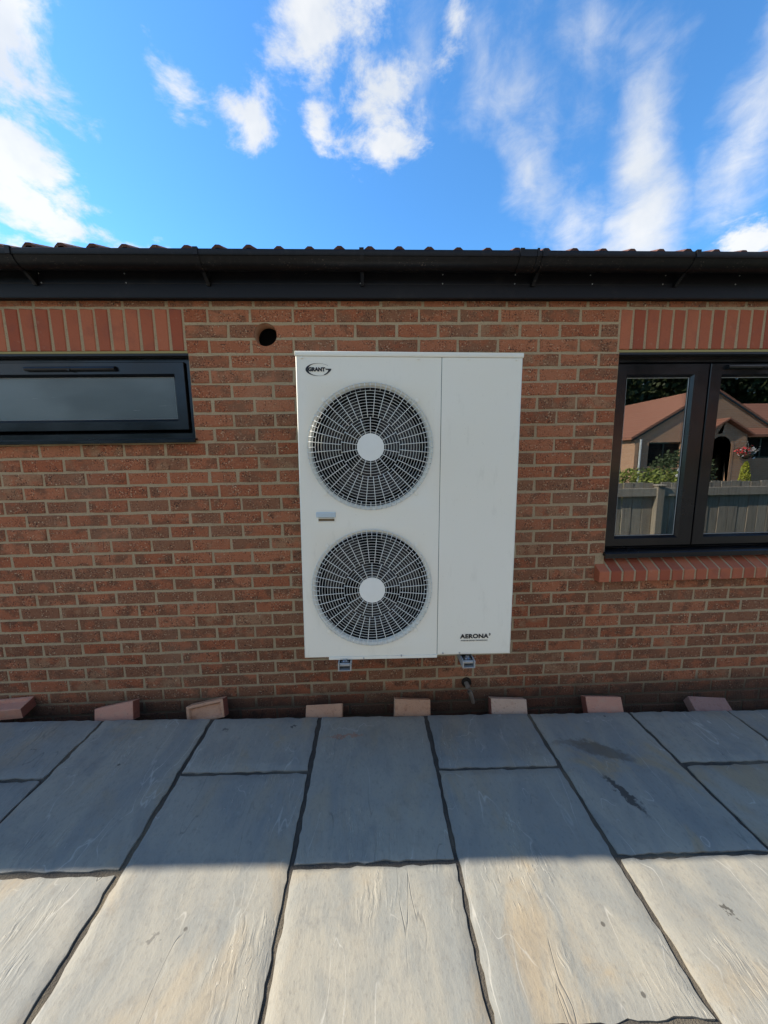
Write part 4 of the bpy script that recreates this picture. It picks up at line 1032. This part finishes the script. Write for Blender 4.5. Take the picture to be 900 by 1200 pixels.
# grey rounded shape by the hedge
gs = tag(empty('rounded_stone', (7.05, -5.75, -.42)), 'pale grey rounded upright shape half hidden beside the hedge', 'stone')
bm = bmesh.new(); prof = [(.12, 0), (.125, .5), (.125, 1.2), (.12, 1.42), (.10, 1.55), (.065, 1.63), (.02, 1.66)]
rings = [[bm.verts.new((r_*math.cos(2*math.pi*k/20), .6*r_*math.sin(2*math.pi*k/20), z)) for k in range(20)] for r_, z in prof]
for A, B in zip(rings, rings[1:]):
    for k in range(20): q = (k+1) % 20; bm.faces.new((A[k], A[q], B[q], B[k]))
bm.faces.new(rings[-1]); o = obj('stone_body', bm, M['greystone'], gs, smooth=True)

# neighbour's bungalow
nb = tag(empty('neighbouring_bungalow', (14.4, -13, -.42)), 'pinkish red-roofed bungalow opposite with a gabled front and arched porch', 'bungalow')
NI = nb.location.copy()
def npart(name, bm, m, parent=None, **k):
    o = obj(name, bm, m, **k); o.parent = parent or nb
    o.matrix_parent_inverse = Matrix.Translation(-NI); return o
HY = -12.8; GX, GZ_, GE, GEZ = 14.36, 4.26, 10.98, 2.27
def holed_wall(bm, x0, x1, z0, z1, y0, y1, hs):
    xs = sorted({x0, x1, *[h[0] for h in hs], *[h[1] for h in hs]}); zs = sorted({z0, z1, *[h[2] for h in hs], *[h[3] for h in hs]})
    for a, b in zip(xs, xs[1:]):
        for c, d in zip(zs, zs[1:]):
            if any(h[0] <= a and b <= h[1] and h[2] <= c and d <= h[3] for h in hs): continue
            box(bm, a, b, y0, y1, c, d)
bm = bmesh.new(); whs = [(11.75, 13.15, 1.02, 2.02), (16.05, 17.4, 1.30, 2.18)]
holed_wall(bm, GE+.15, 17.7, -.42, 2.27, HY-.25, HY, whs)
v = [bm.verts.new(p) for p in ((GE+.15, HY, 2.27), (17.7, HY, 2.27), (GX, HY, GZ_-.10), (GE+.15, HY-.25, 2.27), (17.7, HY-.25, 2.27), (GX, HY-.25, GZ_-.10))]
for q in ((0, 1, 2), (5, 4, 3), (1, 4, 5, 2), (2, 5, 3, 0)): bm.faces.new([v[i] for i in q])
box(bm, GE+.15, GE+.4, HY-9, HY-.251, -.42, 2.27); box(bm, 17.45, 22, HY-.6, HY-.4, -.42, 2.2); box(bm, 5.2, GE+.14, HY-3.2, HY-3.0, -.42, 2.27)
npart('wall', bm, M['farbrick'])
def slope(name, p, m=M['farroof'], th=.10):
    bm = bmesh.new(); a = [bm.verts.new(q) for q in p]; b = [bm.verts.new((q[0], q[1], q[2]-th)) for q in p]; n = len(p)
    bm.faces.new(a); bm.faces.new(b[::-1])
    for k in range(n): q = (k+1) % n; bm.faces.new((a[k], b[k], b[q], a[q]))
    return npart(name, bm, m)
slope('roof_slope', [(GX, HY+.06, GZ_), (GE-.05, HY+.06, 2.24), (GE-.05, HY-9, 2.24), (GX, HY-9, GZ_)])
slope('roof_slope', [(GX, HY+.06, GZ_), (17.9, HY+.06, 2.18), (17.9, HY-9, 2.18), (GX, HY-9, GZ_)])
slope('roof_slope', [(17.95, HY+.1, 2.22), (23, HY+.1, 2.22), (23, HY-4.5, 4.2), (17.95, HY-4.5, 4.2)])
slope('roof_slope', [(5, HY-2.9, 2.24), (GE+1.2, HY-2.9, 2.24), (GE+1.8, HY-6.5, 3.6), (5, HY-6.5, 3.6)])
slope('lean_to_roof', [(15.3, HY+.55, 2.29), (18.3, HY+.55, 2.24), (18.3, HY+.02, 2.52), (15.3, HY+.02, 2.57)])
def bargeboard(p, q):
    bm = bmesh.new(); P_, Q_ = Vector(p), Vector(q)
    v = [bm.verts.new(w_) for w_ in (P_, Q_, Q_+Vector((0, 0, -.07)), P_+Vector((0, 0, -.07)))]; v2 = [bm.verts.new(x.co+Vector((0, -.03, 0))) for x in v]
    bm.faces.new(v); bm.faces.new(v2[::-1])
    for k in range(4): j_ = (k+1) % 4; bm.faces.new((v[k], v2[k], v2[j_], v[j_]))
    npart('bargeboard', bm, M['upvc'])
bargeboard((GX, HY+.09, GZ_-.11), (GE-.05, HY+.09, 2.13)); bargeboard((GX, HY+.09, GZ_-.11), (17.9, HY+.09, 2.07))
for x0, x1, z0, z1 in whs:
    bm = bmesh.new(); holed_wall(bm, x0, x1, z0, z1, HY-.13, HY-.07, [(x0+.06, (x0+x1)/2-.03, z0+.06, z1-.06), ((x0+x1)/2+.03, x1-.06, z0+.06, z1-.06)]); w_ = npart('window', bm, M['upvc'])
    bm = bmesh.new(); box(bm, x0+.06, x1-.06, HY-.11, HY-.10, z0+.06, z1-.06); npart('pane', bm, M['void'], w_).matrix_parent_inverse = Matrix.Identity(4)
    for o_ in w_.children: o_.matrix_parent_inverse = Matrix.Identity(4)
# porch with its arch
PY0, PY1 = -12.1, HY+.001
bm = bmesh.new(); acx, ar, asp = 14.2, .45, 1.76
outl = [(13.34, -.42), (13.34, 2.24), (14.3, 2.80), (15.27, 2.24), (15.27, -.42), (acx+ar, -.42)] + [(acx+ar*math.cos(R(a)), asp+ar*math.sin(R(a))) for a in range(0, 181, 15)] + [(acx-ar, -.42)]
a_ = [bm.verts.new((x, PY0, z)) for x, z in outl]; b_ = [bm.verts.new((x, PY0-.22, z)) for x, z in outl]
fa = bm.faces.new(a_); fb_ = bm.faces.new(b_[::-1])
for k in range(len(outl)): q = (k+1) % len(outl); bm.faces.new((a_[k], b_[k], b_[q], a_[q]))
bmesh.ops.triangulate(bm, faces=[fa, fb_])
box(bm, 13.34, 13.5, PY1, PY0-.221, -.42, 2.22); box(bm, 15.1, 15.27, PY1, PY0-.221, -.42, 2.22)
npart('porch', bm, M['farbrick'])
bm = bmesh.new(); prev = None                       # orange soldier ring round the arch
ol = [(acx+ar, -.42)]+[(acx+ar*math.cos(R(a)), asp+ar*math.sin(R(a))) for a in range(0, 181, 15)]+[(acx-ar, -.42)]
ou = [(acx+ar+.11, -.42)]+[(acx+(ar+.11)*math.cos(R(a)), asp+(ar+.11)*math.sin(R(a))) for a in range(0, 181, 15)]+[(acx-ar-.11, -.42)]
A0 = [bm.verts.new((x, PY0+.012, z)) for x, z in ol]; B0 = [bm.verts.new((x, PY0+.012, z)) for x, z in ou]; C0 = [bm.verts.new((x, PY0-.20, z)) for x, z in [(acx+(x-acx)*.985, z) for x, z in ol]]; D0 = [bm.verts.new((x, PY0+.001, z)) for x, z in ou]
for k in range(len(ol)-1): bm.faces.new((A0[k], B0[k], B0[k+1], A0[k+1])); bm.faces.new((A0[k], A0[k+1], C0[k+1], C0[k])); bm.faces.new((B0[k], D0[k], D0[k+1], B0[k+1]))
npart('arch_ring', bm, M['orangebrick'])
slope('porch_roof', [(14.3, PY0+.2, 2.92), (13.22, PY0+.2, 2.27), (13.22, PY1, 2.27), (14.3, PY1, 2.92)], th=.07)
slope('porch_roof', [(14.3, PY0+.2, 2.92), (15.38, PY0+.2, 2.27), (15.38, PY1, 2.27), (14.3, PY1, 2.92)], th=.07)
bm = bmesh.new(); box(bm, 13.8, 14.6, HY+.002, HY+.03, -.42, 1.65); npart('front_door', bm, M['void'])
bm = bmesh.new(); tube(bm, [(11.35, HY+.06, -.4), (11.35, HY+.06, 2.15)], .045, 8); npart('downpipe', bm, M['greystone'])
bm = bmesh.new(); box(bm, 11.12, 11.27, HY+.002, HY+.05, -.42, 2.1); npart('corner_pier', bm, M['orangebrick'])
# hanging basket by the porch
hb = tag(empty('hanging_basket', (14.95, -11.75, 1.47)), 'hanging basket of red and white flowers beside the neighbour\'s porch', 'hanging basket')
bm = bmesh.new(); bmesh.ops.create_uvsphere(bm, u_segments=14, v_segments=8, radius=.2)
bmesh.ops.delete(bm, geom=[v for v in bm.verts if v.co.z > .02], context='VERTS'); obj('basket', bm, M['bark'], hb)
def bl(cx): return lambda r_: Vector((cx+r_.gauss(0, .10), r_.gauss(0, .12), .10+r_.gauss(0, .09)))
bm = bmesh.new(); leaves(bm, 90, bl(-.10), .05, 1); obj('red_flowers', bm, M['petal_red'], hb)
bm = bmesh.new(); leaves(bm, 110, bl(.12), .045, 2); leaves(bm, 30, bl(-.2), .04, 6); obj('white_flowers', bm, M['petal_white'], hb)
bm = bmesh.new(); leaves(bm, 160, bl(0), .05, 5); obj('foliage', bm, M['leaf_shrub'], hb)
bm = bmesh.new()
for a in range(3): tube(bm, [(.19*math.cos(a*2.1), .19*math.sin(a*2.1), 0), (0, 0, .5)], .004, 4)
tube(bm, [(0, 0, .5), (.0, -.25, .52)], .008, 5); obj('chains', bm, M['galv'], hb)

# trees beyond
def tree(x, y, h, rad, seed, label):
    r_ = random.Random(seed); o = tag(empty('broadleaf_tree', (x, y, -.42)), label, 'tree', 'dark trees behind the opposite bungalow')
    bm = bmesh.new(); tube(bm, [(0, 0, 0), (.1, 0, h*.25), (0, .15, h*.55), (.1, .1, h*.85)], [.32, .25, .16, .05], 8)
    cl = []
    for k in range(26):
        a = r_.uniform(0, 6.28); e = r_.uniform(-.55, 1); q = r_.uniform(.45, 1)
        c = Vector((rad*q*math.cos(a)*math.sqrt(1-min(.98, abs(e))**2), rad*q*math.sin(a)*math.sqrt(1-min(.98, abs(e))**2), h*.60+h*.38*e)); cl.append((c, r_.uniform(.9, 1.7)*rad/4))
        if k < 9: tube(bm, [(0, .1, h*(.3+.04*k)), tuple(c*.5+Vector((0, 0, h*.22))), tuple(c)], [.1, .06, .02], 5)
    obj('trunk', bm, M['bark'], o)
    def f(rr):
        c, s = cl[rr.randrange(len(cl))]; d = Vector((rr.gauss(0, 1), rr.gauss(0, 1), rr.gauss(0, 1))).normalized(); return c+d*s*rr.uniform(.55, 1.05)
    bm = bmesh.new(); leaves(bm, 11000, f, .20, seed+1); obj('crown', bm, M['leaf_dark'], o)
tl = ['leftmost dark broadleaf tree rising behind the opposite roof', 'tall dark tree left of the opposite gable', 'widest dark tree directly behind the gable peak', 'dark tree just right of the gable peak', 'lower dark tree over the far eaves', 'rightmost dark broadleaf tree behind the houses']
for i, (x, y, h, rad) in enumerate([(14.5, -25, 10.5, 4.2), (19.5, -27, 11.5, 4.6), (25, -26, 12, 5.2), (31, -28, 11.5, 4.8), (36.5, -26, 10, 4.6), (42, -28, 11, 4.6)]):
    tree(x, y, h, rad, 40+i*3, tl[i])
# closed horizon: a far belt of woodland
bm = bmesh.new(); rw = random.Random(9)
def wood(rr):
    x = rr.uniform(-60, 90); return Vector((x, -48+rr.uniform(-4, 4), rr.random()**.8*(8+2.5*mnoise.noise(Vector((x*.12, 0, 0))))))
leaves(bm, 16000, wood, .5, 2); o = obj('far_woodland', bm, M['leaf_dark']); tag(o, 'far belt of dark woodland behind the houses', 'woodland', kind='stuff')
